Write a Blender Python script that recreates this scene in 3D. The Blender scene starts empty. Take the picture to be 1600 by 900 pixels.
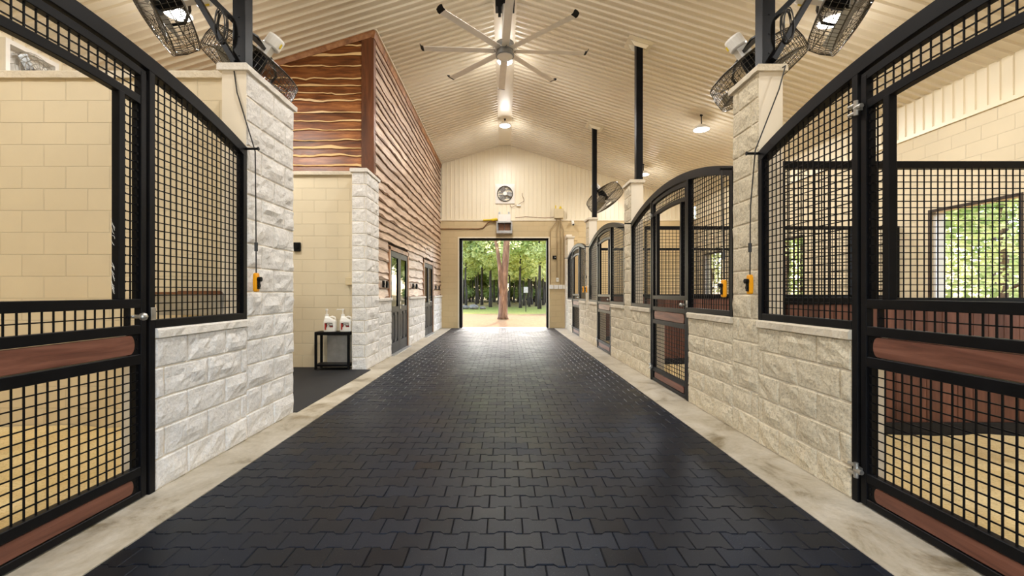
import bpy, bmesh, math, random
from mathutils import Vector, Matrix, Quaternion, noise
random.seed(7)
PI = math.pi
S = bpy.context.scene
C = S.collection

# ------------------------------------------------------------------ camera, sky, sun, exposure
cd = bpy.data.cameras.new('camera'); cam = bpy.data.objects.new('camera', cd); C.objects.link(cam)
cam.location = (0, 0, 1.275); cam.rotation_euler = (PI/2, 0, 0)
cd.sensor_width = 36; cd.lens = 667/1600*36
cd.shift_x = 11/1600; cd.shift_y = 7/1600
cd.clip_start = 0.02; cd.clip_end = 500
S.camera = cam
S.view_settings.view_transform = 'Standard'; S.view_settings.look = 'None'
S.view_settings.gamma = 1; S.view_settings.use_curve_mapping = False
S.view_settings.exposure = 0.30
S.cycles.max_bounces = 7; S.cycles.diffuse_bounces = 5; S.cycles.glossy_bounces = 3
S.cycles.transmission_bounces = 5; S.cycles.transparent_max_bounces = 8
S.cycles.sample_clamp_indirect = 6; S.cycles.caustics_reflective = False; S.cycles.caustics_refractive = False

W = bpy.data.worlds.new('sky'); S.world = W; W.use_nodes = True
wn = W.node_tree.nodes; wl = W.node_tree.links
sky = wn.new('ShaderNodeTexSky'); sky.sky_type = 'NISHITA'; sky.sun_disc = False
sky.sun_elevation = math.radians(42); sky.sun_rotation = math.radians(0); sky.altitude = 50
sky.dust_density = 2.5; sky.air_density = 1.0
wl.new(sky.outputs[0], wn['Background'].inputs[0]); wn['Background'].inputs[1].default_value = 1.2

sd = bpy.data.lights.new('sun', 'SUN'); sd.energy = 6; sd.angle = 0.012; sd.color = (1, .93, .82)
so = bpy.data.objects.new('sun', sd); C.objects.link(so); so.location = (0, 40, 40)
so.rotation_euler = Vector((-0.03, -.72, -.70)).to_track_quat('-Z', 'Y').to_euler()

# added fill light behind the camera, set in the unseen rear doorway
ad = bpy.data.lights.new('rear_fill_light', 'AREA'); ad.shape = 'RECTANGLE'; ad.size = 3.4; ad.size_y = 3.2
ad.energy = 95; ad.color = (1, .98, .95)
ao = bpy.data.objects.new('rear_fill_light', ad); C.objects.link(ao)
ao.location = (0, -3.0, 1.7); ao.rotation_euler = (PI/2, 0, 0)
LAMP_W = 80          # each round high bay lamp
LAMP_UP = 15          # what its lens throws sideways and up
WARM = (1, .98, .955)

# ------------------------------------------------------------------ dimensions (metres)
Y0, Y1 = -3.2, 15.3                # barn ends
RIDGE, SLOPE = 6.62, .31
XL, XR = -6.4, 6.8                 # side walls
SILL = 3.89
WX, LX = 2.14, -2.24               # aisle faces of the stall walls
def roof(x): return RIDGE - SLOPE*abs(x)
HALF = 1.615                       # half a stall front
PITCH = 3.635
RC = [1.98 + PITCH*k for k in range(4)]   # right stall centres
LC = 2.08

# ------------------------------------------------------------------ mesh builder
class MB:
    def __init__(s): s.v = []; s.f = []; s.a = []; s.val = 0.0; s.b = []; s.bval = 0.0
    def add(s, vs, fs):
        n = len(s.v); s.v += [tuple(p) for p in vs]; s.f += [tuple(i+n for i in f) for f in fs]
        s.a += [s.val]*len(vs); s.b += [s.bval]*len(vs); return n
    def box(s, x0, x1, y0, y1, z0, z1):
        vs = [(x, y, z) for z in (z0, z1) for y in (y0, y1) for x in (x0, x1)]
        s.add(vs, [(0,2,3,1),(4,5,7,6),(0,1,5,4),(2,6,7,3),(0,4,6,2),(1,3,7,5)])
    def rings(s, rings, cap=True, closed=True):
        m = len(rings[0]); n = len(s.v)
        for r in rings: s.add(r, [])
        k = m if closed else m-1
        for i in range(len(rings)-1):
            for j in range(k):
                a = n+i*m+j; b = n+i*m+(j+1) % m
                s.f.append((a, b, b+m, a+m))
        if cap and closed:
            s.f.append(tuple(n+j for j in reversed(range(m))))
            s.f.append(tuple(n+(len(rings)-1)*m+j for j in range(m)))
    def band(s, ss, lo, hi, x0, x1):
        s.rings([[(x0, t, lo(t)), (x1, t, lo(t)), (x1, t, hi(t)), (x0, t, hi(t))] for t in ss])
    def bar(s, p, q, w, h=None, up=(0,0,1)):
        h = w if h is None else h
        p, q = Vector(p), Vector(q); d = (q-p).normalized(); u = Vector(up)
        if abs(d.dot(u)) > .98: u = Vector((0, 1, 0)) if abs(d.y) < .9 else Vector((1, 0, 0))
        r = d.cross(u).normalized(); u = r.cross(d)
        c = [(-1,-1),(1,-1),(1,1),(-1,1)]
        s.rings([[o + r*(a*w/2) + u*(b*h/2) for a, b in c] for o in (p, q)])
    def tube(s, pts, r, n=8, closed=False, cap=True):
        pts = [Vector(p) for p in pts]; N = len(pts); out = []
        ref = Vector((0, 0, 1)); prev = None
        for i, p in enumerate(pts):
            if closed: d = pts[(i+1) % N]-pts[i-1]
            else: d = pts[min(i+1, N-1)]-pts[max(i-1, 0)]
            if d.length < 1e-9: d = Vector((0, 0, 1))
            d.normalize()
            if prev is None:
                u = ref if abs(d.z) < .9 else Vector((1, 0, 0))
                a = d.cross(u).normalized()
            else:
                a = (prev - d*prev.dot(d))
                if a.length < 1e-6: a = d.cross(ref)
                a.normalize()
            prev = a; b = d.cross(a); rr = r[i] if isinstance(r, (list, tuple)) else r
            out.append([p + a*(rr*math.cos(2*PI*k/n)) + b*(rr*math.sin(2*PI*k/n)) for k in range(n)])
        if closed:
            out.append(out[0]); s.rings(out, cap=False)
        else: s.rings(out, cap=cap)
    def lathe(s, prof, n=20, c=(0, 0, 0), cap=True):
        s.rings([[(c[0]+r*math.cos(2*PI*k/n), c[1]+r*math.sin(2*PI*k/n), c[2]+z) for k in range(n)] for r, z in prof], cap=cap)
    def cyl(s, p, q, r, n=14): s.tube([p, q], r, n)
    def prism(s, poly, f0, f1):
        s.rings([[f0(*p) for p in poly], [f1(*p) for p in poly]])
    def build(s, name, m, parent=None, smooth=False, bevel=0, loc=None):
        me = bpy.data.meshes.new(name); me.from_pydata(s.v, [], s.f)
        at = me.attributes.new('tint', 'FLOAT', 'POINT'); at.data.foreach_set('value', s.a)
        at = me.attributes.new('edge', 'FLOAT', 'POINT'); at.data.foreach_set('value', s.b)
        bm = bmesh.new(); bm.from_mesh(me)
        bmesh.ops.recalc_face_normals(bm, faces=bm.faces)
        bm.to_mesh(me); bm.free()
        if smooth: me.shade_smooth()
        me.materials.append(m)
        o = bpy.data.objects.new(name, me); C.objects.link(o)
        if parent: o.parent = parent
        if loc: o.location = loc
        if bevel:
            b = o.modifiers.new('bevel', 'BEVEL'); b.width = bevel; b.segments = 1; b.limit_method = 'ANGLE'
        return o

def tag(o, label=None, cat=None, group=None, kind=None):
    if label: o['label'] = label
    if cat: o['category'] = cat
    if group: o['group'] = group
    if kind: o['kind'] = kind
    return o
def empty(name, loc, rot=(0, 0, 0), label=None, cat=None, group=None):
    o = bpy.data.objects.new(name, None); C.objects.link(o); o.location = loc; o.rotation_euler = rot
    o.empty_display_size = .1
    return tag(o, label, cat, group)
def struct(o): o['kind'] = 'structure'; return o
def copy_tree(o, parent=None):
    c = o.copy(); C.objects.link(c)
    if parent: c.parent = parent
    for ch in list(o.children): copy_tree(ch, c)
    return c
def frange(a, b, n): return [a+(b-a)*i/n for i in range(n+1)]

# ------------------------------------------------------------------ materials
def srgb(r, g, b):
    f = lambda c: c/12.92 if c <= .04045 else ((c+.055)/1.055)**2.4
    return (f(r/255), f(g/255), f(b/255), 1)
class NT:
    def __init__(s, name):
        s.m = bpy.data.materials.new(name); s.m.use_nodes = True
        s.t = s.m.node_tree; s.n = s.t.nodes; s.l = s.t.links
        s.p = s.n['Principled BSDF']; s.out = s.n['Material Output']
    def node(s, ty, **kw):
        n = s.n.new(ty)
        for k, v in kw.items(): setattr(n, k, v)
        return n
    def link(s, a, b): s.l.new(a, b)
    def coord(s, scale=(1, 1, 1), kind='Object'):
        t = s.node('ShaderNodeTexCoord'); m = s.node('ShaderNodeMapping'); m.inputs['Scale'].default_value = scale
        s.link(t.outputs[kind], m.inputs['Vector']); return m.outputs[0]
    def noise(s, scale, detail=4, rough=.55, vec=None, dist=0):
        n = s.node('ShaderNodeTexNoise'); n.inputs['Scale'].default_value = scale; n.inputs['Detail'].default_value = detail
        n.inputs['Roughness'].default_value = rough; n.inputs['Distortion'].default_value = dist
        if vec is not None: s.link(vec, n.inputs['Vector'])
        return n.outputs['Fac']
    def ramp(s, fac, stops):
        r = s.node('ShaderNodeValToRGB'); e = r.color_ramp.elements
        while len(e) < len(stops): e.new(.5)
        for i, (p, c) in enumerate(stops): e[i].position = p; e[i].color = c
        s.link(fac, r.inputs[0]); return r.outputs[0]
    def mix(s, fac, a, b, mode='MIX'):
        n = s.node('ShaderNodeMix', data_type='RGBA', blend_type=mode)
        for so_, i in ((fac, 0), (a, 6), (b, 7)):
            if hasattr(so_, 'is_output'): s.link(so_, n.inputs[i])
            else: n.inputs[i].default_value = so_
        return n.outputs[2]
    def math(s, op, a, b=0.0):
        n = s.node('ShaderNodeMath', operation=op)
        for so_, i in ((a, 0), (b, 1)):
            if hasattr(so_, 'is_output'): s.link(so_, n.inputs[i])
            else: n.inputs[i].default_value = so_
        return n.outputs[0]
    def attr(s, name):
        a = s.node('ShaderNodeAttribute'); a.attribute_name = name; return a.outputs['Fac']
    def color(s, c):
        if hasattr(c, 'is_output'): s.link(c, s.p.inputs['Base Color'])
        else: s.p.inputs['Base Color'].default_value = c
    def set(s, rough=.5, metal=0, spec=None):
        s.p.inputs['Roughness'].default_value = rough; s.p.inputs['Metallic'].default_value = metal
        if spec is not None: s.p.inputs['Specular IOR Level'].default_value = spec
    def bump(s, h, strength=.3, dist=.01, after=None):
        b = s.node('ShaderNodeBump'); b.inputs['Strength'].default_value = strength; b.inputs['Distance'].default_value = dist
        s.link(h, b.inputs['Height'])
        if after is not None: s.link(after, b.inputs['Normal'])
        s.link(b.outputs[0], s.p.inputs['Normal']); return b.outputs[0]

def flat(name, c, rough=.5, metal=0, var=.06, nscale=12, bump=0, spec=None):
    t = NT(name); v = t.coord(); n = t.noise(nscale, 3, .5, v)
    dark = tuple(x*(1-var) for x in c[:3])+(1,); lite = tuple(min(1, x*(1+var)) for x in c[:3])+(1,)
    t.color(t.ramp(n, [(.3, dark), (.7, lite)])); t.set(rough, metal, spec)
    if bump: t.bump(t.noise(nscale*8, 3, .6, v), bump, .004)
    return t.m

M = {}
M['black'] = flat('black_steel', srgb(15, 15, 17), .40, .0, .25, 6, .05, .13)
M['black_matte'] = flat('black_plastic', srgb(14, 14, 15), .55, 0, .2, 20, 0, .15)
M['wire'] = flat('cage_wire', srgb(70, 66, 60), .35, .8, .3, 30)
M['zinc'] = flat('zinc_steel', srgb(175, 172, 165), .35, .8, .2, 40)
M['white_paint'] = flat('white_paint', srgb(236, 232, 224), .35, 0, .04, 8)
M['white_plastic'] = flat('white_plastic', srgb(238, 236, 230), .4, 0, .03, 8)
M['blade'] = flat('fan_blade', srgb(225, 220, 212), .35, .1, .04, 6)
M['grey_metal'] = flat('grey_metal', srgb(150, 152, 152), .3, .8, .12, 8)
M['galv'] = flat('galvanised', srgb(172, 172, 170), .45, .5, .15, 9)
M['yellow'] = flat('yellow_plastic', srgb(245, 165, 10), .4, 0, .04, 9)
M['yellow_label'] = flat('yellow_label', srgb(232, 205, 30), .5, 0, .04, 9)
M['red_label'] = flat('red_label', srgb(165, 40, 25), .5, 0, .1, 30)
M['tan_box'] = flat('tan_box', srgb(212, 196, 160), .5, 0, .05, 6)
M['conduit'] = flat('painted_conduit', srgb(158, 136, 100), .5, 0, .05, 6)
M['dark_trim'] = flat('dark_trim', srgb(58, 44, 32), .6, 0, .15, 8)
M['rock'] = flat('field_rock', srgb(120, 108, 92), .9, 0, .3, 3, .5)
M['cord'] = flat('black_cord', srgb(30, 29, 28), .5, 0, .15, 9)
M['brown_trim'] = flat('brown_trim', srgb(120, 78, 48), .6, 0, .2, 8)

def block_mat(name, c, axis, mortar=.89, bump=.7, w=.4064, h=.2032, rough=.75):
    t = NT(name); tc = t.node('ShaderNodeTexCoord'); sp = t.node('ShaderNodeSeparateXYZ'); cb = t.node('ShaderNodeCombineXYZ')
    t.link(tc.outputs['Object'], sp.inputs[0]); t.link(sp.outputs[axis], cb.inputs[0]); t.link(sp.outputs[2], cb.inputs[1])
    br = t.node('ShaderNodeTexBrick'); br.inputs['Scale'].default_value = 1
    br.inputs['Brick Width'].default_value = w; br.inputs['Row Height'].default_value = h
    br.inputs['Mortar Size'].default_value = .005; br.inputs['Mortar Smooth'].default_value = .5
    t.link(cb.outputs[0], br.inputs['Vector'])
    br.inputs['Color1'].default_value = c; br.inputs['Color2'].default_value = tuple(x*.96 for x in c[:3])+(1,)
    br.inputs['Mortar'].default_value = tuple(x*mortar for x in c[:3])+(1,)
    v = t.coord(); n = t.noise(1.2, 5, .6, v)
    t.color(t.mix(.5, br.outputs['Color'], t.ramp(n, [(.3, (.86, .86, .86, 1)), (.7, (1, 1, 1, 1))]), 'MULTIPLY'))
    t.set(rough)
    b1 = t.bump(t.noise(90, 3, .6, v), .12, .004)
    inv = t.math('SUBTRACT', 1, br.outputs['Fac'])
    t.bump(inv, bump, .008, b1)
    return t.m
TAN = srgb(224, 210, 180)
M['block_x'] = block_mat('painted_block_x', TAN, 0)
M['block_y'] = block_mat('painted_block_y', TAN, 1)
M['block_far'] = block_mat('painted_block_far', srgb(206, 184, 142), 0)

def rockface(name, c, dark, spk=.5):
    t = NT(name); v = t.coord()
    n1 = t.noise(2.2, 5, .6, v); n2 = t.noise(52, 6, .78, v)
    base = t.ramp(n1, [(.3, tuple(x*.88 for x in c[:3])+(1,)), (.7, c)])
    sp = t.ramp(n2, [(.36, dark), (.54, (1, 1, 1, 1))])
    t.color(t.mix(spk, base, sp, 'MULTIPLY')); t.set(.9, 0, .2)
    b = t.bump(t.noise(60, 6, .7, v), .55, .008)
    t.bump(t.noise(17, 4, .6, v), .6, .02, b)
    return t.m
M['split_left'] = rockface('split_face_pale', srgb(240, 237, 232), (.52, .50, .49, 1), .45)
M['split_right'] = rockface('split_face_buff', srgb(226, 214, 188), (.34, .31, .27, 1), .6)
M['cap'] = rockface('stone_cap', srgb(224, 213, 192), (.75, .72, .68, 1), .35)
M['cap_left'] = rockface('pale_stone_cap', srgb(238, 233, 224), (.7, .68, .66, 1), .35)
M['block_smooth'] = flat('smooth_block', srgb(232, 222, 203), .8, 0, .04, 3, .2)

t = NT('liner_panel'); v = t.coord(); n = t.noise(.7, 3, .5, v)
t.color(t.ramp(n, [(.3, srgb(226, 215, 194)), (.7, srgb(234, 225, 206))])); t.set(.33, 0, .5); M['liner'] = t.m
t = NT('wall_panel'); v = t.coord(); n = t.noise(.7, 3, .5, v)
t.color(t.ramp(n, [(.3, srgb(232, 220, 192)), (.7, srgb(238, 228, 204))])); t.set(.35, 0, .5); M['clad'] = t.m

t = NT('rubber_paver'); v = t.coord()
ob = t.node('ShaderNodeNewGeometry')
grain = t.noise(230, 3, .7, v); spk = t.noise(150, 1, .5, v)
c = t.ramp(t.attr('tint'), [(0, srgb(8, 11, 19)), (1, srgb(20, 26, 39))])
c = t.mix(1, c, t.ramp(grain, [(.36, (.35, .35, .35, 1)), (.64, (1.7, 1.7, 1.7, 1))]), 'MULTIPLY')
dust = t.noise(1.1, 5, .6, v)
c = t.mix(t.ramp(spk, [(.74, (0, 0, 0, 1)), (.80, (.55, .55, .55, 1))]), c, srgb(150, 146, 138))
rgh = t.math('ADD', t.math('MULTIPLY', t.attr('tint'), .14), t.math('MULTIPLY', dust, .34))
t.color(c); t.link(t.math('ADD', rgh, .17), t.p.inputs['Roughness'])
t.p.inputs['Specular IOR Level'].default_value = .30; t.p.inputs['Specular Tint'].default_value = (.80, .89, 1, 1)
t.bump(grain, .22, .003); M['rubber'] = t.m
M['rubber_base'] = flat('joint_dust', srgb(16, 16, 18), .9, 0, .3, 30)
M['mat_black'] = flat('black_rubber_mat', srgb(24, 24, 26), .8, 0, .25, 40, .3)

t = NT('concrete'); v = t.coord(); n1 = t.noise(2.3, 7, .72, v, .5); n2 = t.noise(35, 4, .6, v)
c = t.ramp(n1, [(.33, srgb(120, 106, 80)), (.45, srgb(176, 166, 146)), (.60, srgb(196, 188, 172)), (.8, srgb(164, 152, 130))])
c = t.mix(.3, c, t.ramp(n2, [(.3, (.7, .7, .7, 1)), (.6, (1, 1, 1, 1))]), 'MULTIPLY')
t.color(c); t.link(t.ramp(n1, [(.3, (.28, .28, .28, 1)), (.55, (.6, .6, .6, 1))]), t.p.inputs['Roughness'])
t.bump(n2, .12, .004); M['concrete'] = t.m

t = NT('sand'); v = t.coord(); n1 = t.noise(2.5, 4, .6, v); n2 = t.noise(70, 4, .7, v)
c = t.ramp(n1, [(.3, srgb(236, 210, 152)), (.7, srgb(247, 228, 180))])
c = t.mix(.55, c, t.ramp(n2, [(.32, (.55, .48, .38, 1)), (.55, (1, 1, 1, 1))]), 'MULTIPLY')
t.color(c); t.set(.95, 0, .1); t.bump(n2, .5, .012); M['sand'] = t.m

def wood(name, c0, c1, c2, scale, rough=.5, edgecol=None, tintamt=.5, gapcol=None):
    t = NT(name); v = t.coord(scale); n = t.noise(1, 6, .65, v, .6); n2 = t.noise(.35, 3, .5, v)
    c = t.ramp(n, [(.28, c0), (.5, c1), (.72, c2)])
    tn = t.attr('tint')
    c = t.mix(tintamt, c, t.ramp(tn, [(0, (.55, .5, .47, 1)), (1, (1.25, 1.22, 1.2, 1))]), 'MULTIPLY')
    kn = t.noise(.8, 2, .5, t.coord(tuple(max(1.6, s*.22) for s in scale)))
    c = t.mix(t.ramp(kn, [(.70, (0, 0, 0, 1)), (.78, (.8, .8, .8, 1))]), c, c0)
    if edgecol:
        e = t.attr('edge')
        c = t.mix(t.ramp(e, [(.35, (0, 0, 0, 1)), (.65, (1, 1, 1, 1))]), c, edgecol)
    t.color(c); t.set(rough, 0, .45); t.bump(n, .3, .006)
    return t.m
M['cedar_end'] = wood('stained_cedar', srgb(60, 32, 14), srgb(128, 76, 38), srgb(182, 122, 70), (1.6, 12, 14), .42, srgb(230, 194, 138), .75)
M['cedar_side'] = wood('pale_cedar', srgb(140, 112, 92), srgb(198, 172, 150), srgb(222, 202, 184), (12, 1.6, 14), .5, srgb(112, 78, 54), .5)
M['bark'] = flat('bark_strip', srgb(46, 30, 20), .9, 0, .3, 20, .4)
M['plank'] = wood('gate_plank', srgb(84, 48, 36), srgb(116, 72, 56), srgb(142, 94, 76), (14, 1.6, 18), .45, None, .25)
M['kick'] = wood('kick_board', srgb(80, 48, 38), srgb(112, 72, 58), srgb(136, 92, 76), (9, 9, .9), .55, None, .6)
M['post_wood'] = wood('corner_board', srgb(64, 34, 16), srgb(104, 60, 32), srgb(136, 84, 48), (8, 8, 1.0), .45, None, .4)
M['trim_wood'] = wood('trim_board', srgb(96, 60, 34), srgb(150, 102, 64), srgb(186, 140, 98), (5, 5, 5), .5, None, .4)

t = NT('door_paint'); v = t.coord(); t.color(srgb(15, 16, 20)); t.set(.45, 0, .08); M['door'] = t.m
t = NT('glass'); t.color((.8, .85, .85, 1)); t.set(.03)
g = t.node('ShaderNodeBsdfGlossy'); g.inputs['Roughness'].default_value = .02
tr = t.node('ShaderNodeBsdfTransparent'); mx = t.node('ShaderNodeMixShader'); fr = t.node('ShaderNodeFresnel'); fr.inputs[0].default_value = 1.7
t.link(fr.outputs[0], mx.inputs[0]); t.link(tr.outputs[0], mx.inputs[1]); t.link(g.outputs[0], mx.inputs[2]); t.link(mx.outputs[0], t.out.inputs[0]); M['glass'] = t.m
t = NT('lamp_lens'); t.color((1, 1, 1, 1)); t.p.inputs['Emission Color'].default_value = (1, .95, .86, 1); t.p.inputs['Emission Strength'].default_value = 14; M['lens'] = t.m

t = NT('yard_ground'); v = t.coord(); sp = t.node('ShaderNodeSeparateXYZ'); t.link(v, sp.inputs[0])
n = t.noise(.5, 5, .6, v); n2 = t.noise(9, 5, .7, v)
d = t.math('ADD', sp.outputs[1], t.math('MULTIPLY', t.math('SUBTRACT', n, .5), 7))
gf = t.ramp(t.math('DIVIDE', d, 60), [(.42, (0, 0, 0, 1)), (.45, (1, 1, 1, 1)), (.60, (1, 1, 1, 1)), (.70, (.3, .3, .3, 1))])
grass = t.ramp(n2, [(.3, srgb(92, 98, 34)), (.7, srgb(146, 144, 68))]); dirt = t.ramp(n2, [(.3, srgb(104, 80, 54)), (.7, srgb(134, 106, 74))])
t.color(t.mix(gf, dirt, grass)); t.set(.95, 0, .1); t.bump(n2, .4, .03); M['yard'] = t.m
def leafmat(name, c0, c1):
    t = NT(name); v = t.coord(); c = t.ramp(t.attr('tint'), [(0, c0), (1, c1)]); t.color(c); t.set(.6, 0, .3)
    tl = t.node('ShaderNodeBsdfTranslucent'); t.link(c, tl.inputs[0])
    mx = t.node('ShaderNodeMixShader'); mx.inputs[0].default_value = .6
    t.link(t.p.outputs[0], mx.inputs[1]); t.link(tl.outputs[0], mx.inputs[2]); t.link(mx.outputs[0], t.out.inputs[0])
    return t.m
M['leaf_green'] = leafmat('leaf_green', srgb(134, 154, 84), srgb(216, 222, 152))
M['leaf_pale'] = leafmat('leaf_pale', srgb(180, 186, 104), srgb(244, 242, 182))
M['trunk'] = wood('tree_bark', srgb(72, 54, 44), srgb(124, 98, 80), srgb(170, 140, 116), (7, 7, 1.6), .9, None, .1)
M['trunk_dark'] = wood('dark_bark', srgb(40, 34, 30), srgb(66, 56, 48), srgb(92, 80, 70), (7, 7, 1.6), .95, None, .1)

# ------------------------------------------------------------------ floor
def pavers(x0, x1, y0, y1, name):
    mb = MB(); L, H, A, g = .19, .136, .009, .0014
    rows = int((y1-y0)/H)+1; k0 = math.floor(x0/L)-1; k1 = math.ceil(x1/L)+1
    prof = [(-.5, 1), (-.30, 1), (-.20, -1), (.20, -1), (.30, 1), (.5, 1)]
    rnd = random.Random(3)
    for r in range(rows):
        cy = y0 + (r+.5)*H
        for k in range(k0, k1):
            cx = k*L + (L/2 if r % 2 else 0)
            if cx+L/2 < x0+.03 or cx-L/2 > x1-.03: continue
            mb.val = max(0, min(1, rnd.gauss(.5, .22)))
            def outline(ins):
                top = [(cx+px*L*(1-2*ins/L), cy+H/2+A*s-ins) for px, s in prof]
                bot = [(cx+px*L*(1-2*ins/L), cy-H/2-A*s+ins) for px, s in reversed(prof)]
                return [(max(x0, min(x1, x)), y) for x, y in top+bot]
            a = outline(g); b = outline(g+.0035)
            dz = rnd.uniform(-.0012, .0012); sx = rnd.gauss(0, .005); sy = rnd.gauss(0, .006)
            n = len(mb.v); m = len(a)
            mb.add([(x, y, -.012) for x, y in a]+[(x, y, -.004+dz) for x, y in a]+[(x, y, dz+sx*(x-cx)+sy*(y-cy)) for x, y in b], [])
            for j in range(m):
                q = (j+1) % m
                mb.f.append((n+j, n+q, n+m+q, n+m+j)); mb.f.append((n+m+j, n+m+q, n+2*m+q, n+2*m+j))
            mb.f.append(tuple(n+2*m+j for j in reversed(range(m))))
    o = mb.build(name, M['rubber']); return o
fl = struct(pavers(-1.90, 1.75, -1.0, 15.25, 'floor'))
fl['label'] = 'black interlocking rubber paver aisle floor'
mb = MB(); mb.box(-1.90, 1.75, -3.2, 15.25, -.2, -.007)
struct(mb.build('floor_bed', M['rubber_base']))
mb = MB(); mb.box(-2.6, -1.90, -3.2, 15.3, -.2, .004); mb.box(1.75, 2.4, -3.2, 15.3, -.2, .004); mb.box(-2.6, 2.4, 15.25, 15.62, -.2, .004)
struct(mb.build('floor_curb', M['concrete']))
mb = MB(); mb.box(XL, -2.6, 4.0, 7.3, -.2, .002); mb.box(-2.6, -2.2, 4.52, 7.0, -.1, .012)
struct(mb.build('floor_mat', M['mat_black']))
mb = MB(); mb.box(XL, -2.6, 7.3, 15.3, -.2, .002)
struct(mb.build('floor_office', M['concrete']))

# yard outside
mb = MB(); mb.add([(-160, -120, -.03), (160, -120, -.03), (160, 200, -.03), (-160, 200, -.03)], [(0, 1, 2, 3)])
o = struct(mb.build('ground', M['yard']))

def sandbed(x0, x1, y0, y1, label):
    mb = MB(); nx, ny = 36, 30; z0 = .015
    vs = []
    for j in range(ny+1):
        for i in range(nx+1):
            x = x0+(x1-x0)*i/nx; y = y0+(y1-y0)*j/ny
            vs.append((x, y, z0+.03*(noise.noise((x*2.1, y*2.1, 4))+.5*noise.noise((x*6, y*6, 1)))+.02))
    mb.add(vs, [(j*(nx+1)+i, j*(nx+1)+i+1, (j+1)*(nx+1)+i+1, (j+1)*(nx+1)+i) for j in range(ny) for i in range(nx)])
    # sides down to the slab
    mb.box(x0, x1, y0, y1, -.2, -.03)
    return tag(mb.build('sand_bedding', M['sand'], smooth=True), label, 'bedding', 'sand beds of the stalls', 'stuff')

# ------------------------------------------------------------------ rock-faced block walls
def rock_panel(mb, o, u, n, length, z0, z1, seed=0, depth=.03, phase=0.0, course=.2085):
    """split-faced blocks on the plane through o, running along u, facing n"""
    o, u, n = Vector(o), Vector(u), Vector(n); k = 0
    rows = max(1, round((z1-z0)/course)); ch = (z1-z0)/rows
    for r in range(rows):
        za = z0+r*ch; zb = za+ch
        off = (.2032 if r % 2 else 0)+phase
        cuts = [0.0]; t_ = (-off) % .4064
        while t_ < length-.03:
            if t_ > .05: cuts.append(t_)
            t_ += .4064
        cuts.append(length)
        for a, b in zip(cuts, cuts[1:]):
            k += 1; w = b-a; nx = max(3, int(w/.045)); nz = 5
            us = [0, .012/w]+[i/nx for i in range(1, nx)]+[1-.012/w, 1]
            zs = [0, .012/ch]+[i/nz for i in range(1, nz)]+[1-.012/ch, 1]
            tx = random.Random(seed*997+k).uniform(-.5, .5); bias = random.Random(seed*31+k).uniform(.5, 1)
            vs = []
            for j, q in enumerate(zs):
                for i, p in enumerate(us):
                    edge = i in (0, len(us)-1) or j in (0, len(zs)-1)
                    P = o+u*(a+p*w); zz = za+q*ch
                    if edge: d = -.004
                    else:
                        rim = min(1, 3.2*min(p, 1-p)*w/.2, 3.2*min(q, 1-q)*ch/.2)
                        d = .006+depth*bias*(.25+.75*rim)*(.5+.9*noise.noise((P.x*7+seed, P.y*7+k*.7, zz*9))+.45*noise.noise((P.x*19, P.y*19+k, zz*21))+.25*tx*(p-.5)*2)
                        d = max(.002, d)
                    V = P+n*d; vs.append((V.x, V.y, zz))
            m = len(us)
            mb.add(vs, [(j*m+i, j*m+i+1, (j+1)*m+i+1, (j+1)*m+i) for j in range(len(zs)-1) for i in range(m-1)])
def capstone(mb, x0, x1, y0, y1, z0, z1, seed=0):
    """a slab with slightly chipped edges"""
    n = max(2, int(max(x1-x0, y1-y0)/.06)); rnd = random.Random(seed); rings = []
    along_y = (y1-y0) >= (x1-x0)
    for i in range(n+1):
        j = lambda: rnd.uniform(-.005, .005)
        if along_y:
            y = y0+(y1-y0)*i/n
            rings.append([(x0+j(), y, z0), (x1+j(), y, z0), (x1+j(), y, z1-.012), (x1-.012, y, z1), (x0+.012, y, z1), (x0+j(), y, z1-.012)])
        else:
            x = x0+(x1-x0)*i/n
            rings.append([(x, y0+j(), z0), (x, y1+j(), z0), (x, y1+j(), z1-.012), (x, y1-.012, z1), (x, y0+.012, z1), (x, y0+j(), z1-.012)])
    mb.rings(rings)

rock = MB(); core = MB(); caps = MB()
TH = .2
def right_low(y0, y1, seed):
    core.box(WX, WX+TH, y0, y1, 0, .985)
    rock_panel(rock, (WX, y0, 0), (0, 1, 0), (-1, 0, 0), y1-y0, .004, .985, seed, .026, phase=seed*.11)
    capstone(caps, WX-.03, WX+TH+.01, y0, y1, .985, 1.045, seed)
def right_pillar(y0, y1, seed, h=3.13):
    core.box(WX, WX+TH, y0, y1, 0, h)
    rock_panel(rock, (WX, y0, 0), (0, 1, 0), (-1, 0, 0), y1-y0, .004, h, seed, .022, phase=.1)
    capstone(caps, WX-.035, WX+TH+.03, y0-.03, y1+.03, h, h+.055, seed)
for k, c in enumerate(RC):
    right_low(c+.645, c+HALF, 2*k+1); right_low(c-HALF, c-.645, 2*k+2)
    right_pillar(c+HALF, c+PITCH-HALF, 30+k)
right_pillar(RC[0]-PITCH+HALF, RC[0]-HALF, 40)
right_low(-3.2, RC[0]-PITCH+HALF, 41)
core.box(WX, WX+TH, RC[3]+PITCH-HALF, Y1, 0, 3.3)
struct(rock.build('wall_aisle_right_stone', M['split_right'])); struct(core.build('wall_aisle_right', M['block_smooth'])); struct(caps.build('trim_1', M['cap']))

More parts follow.
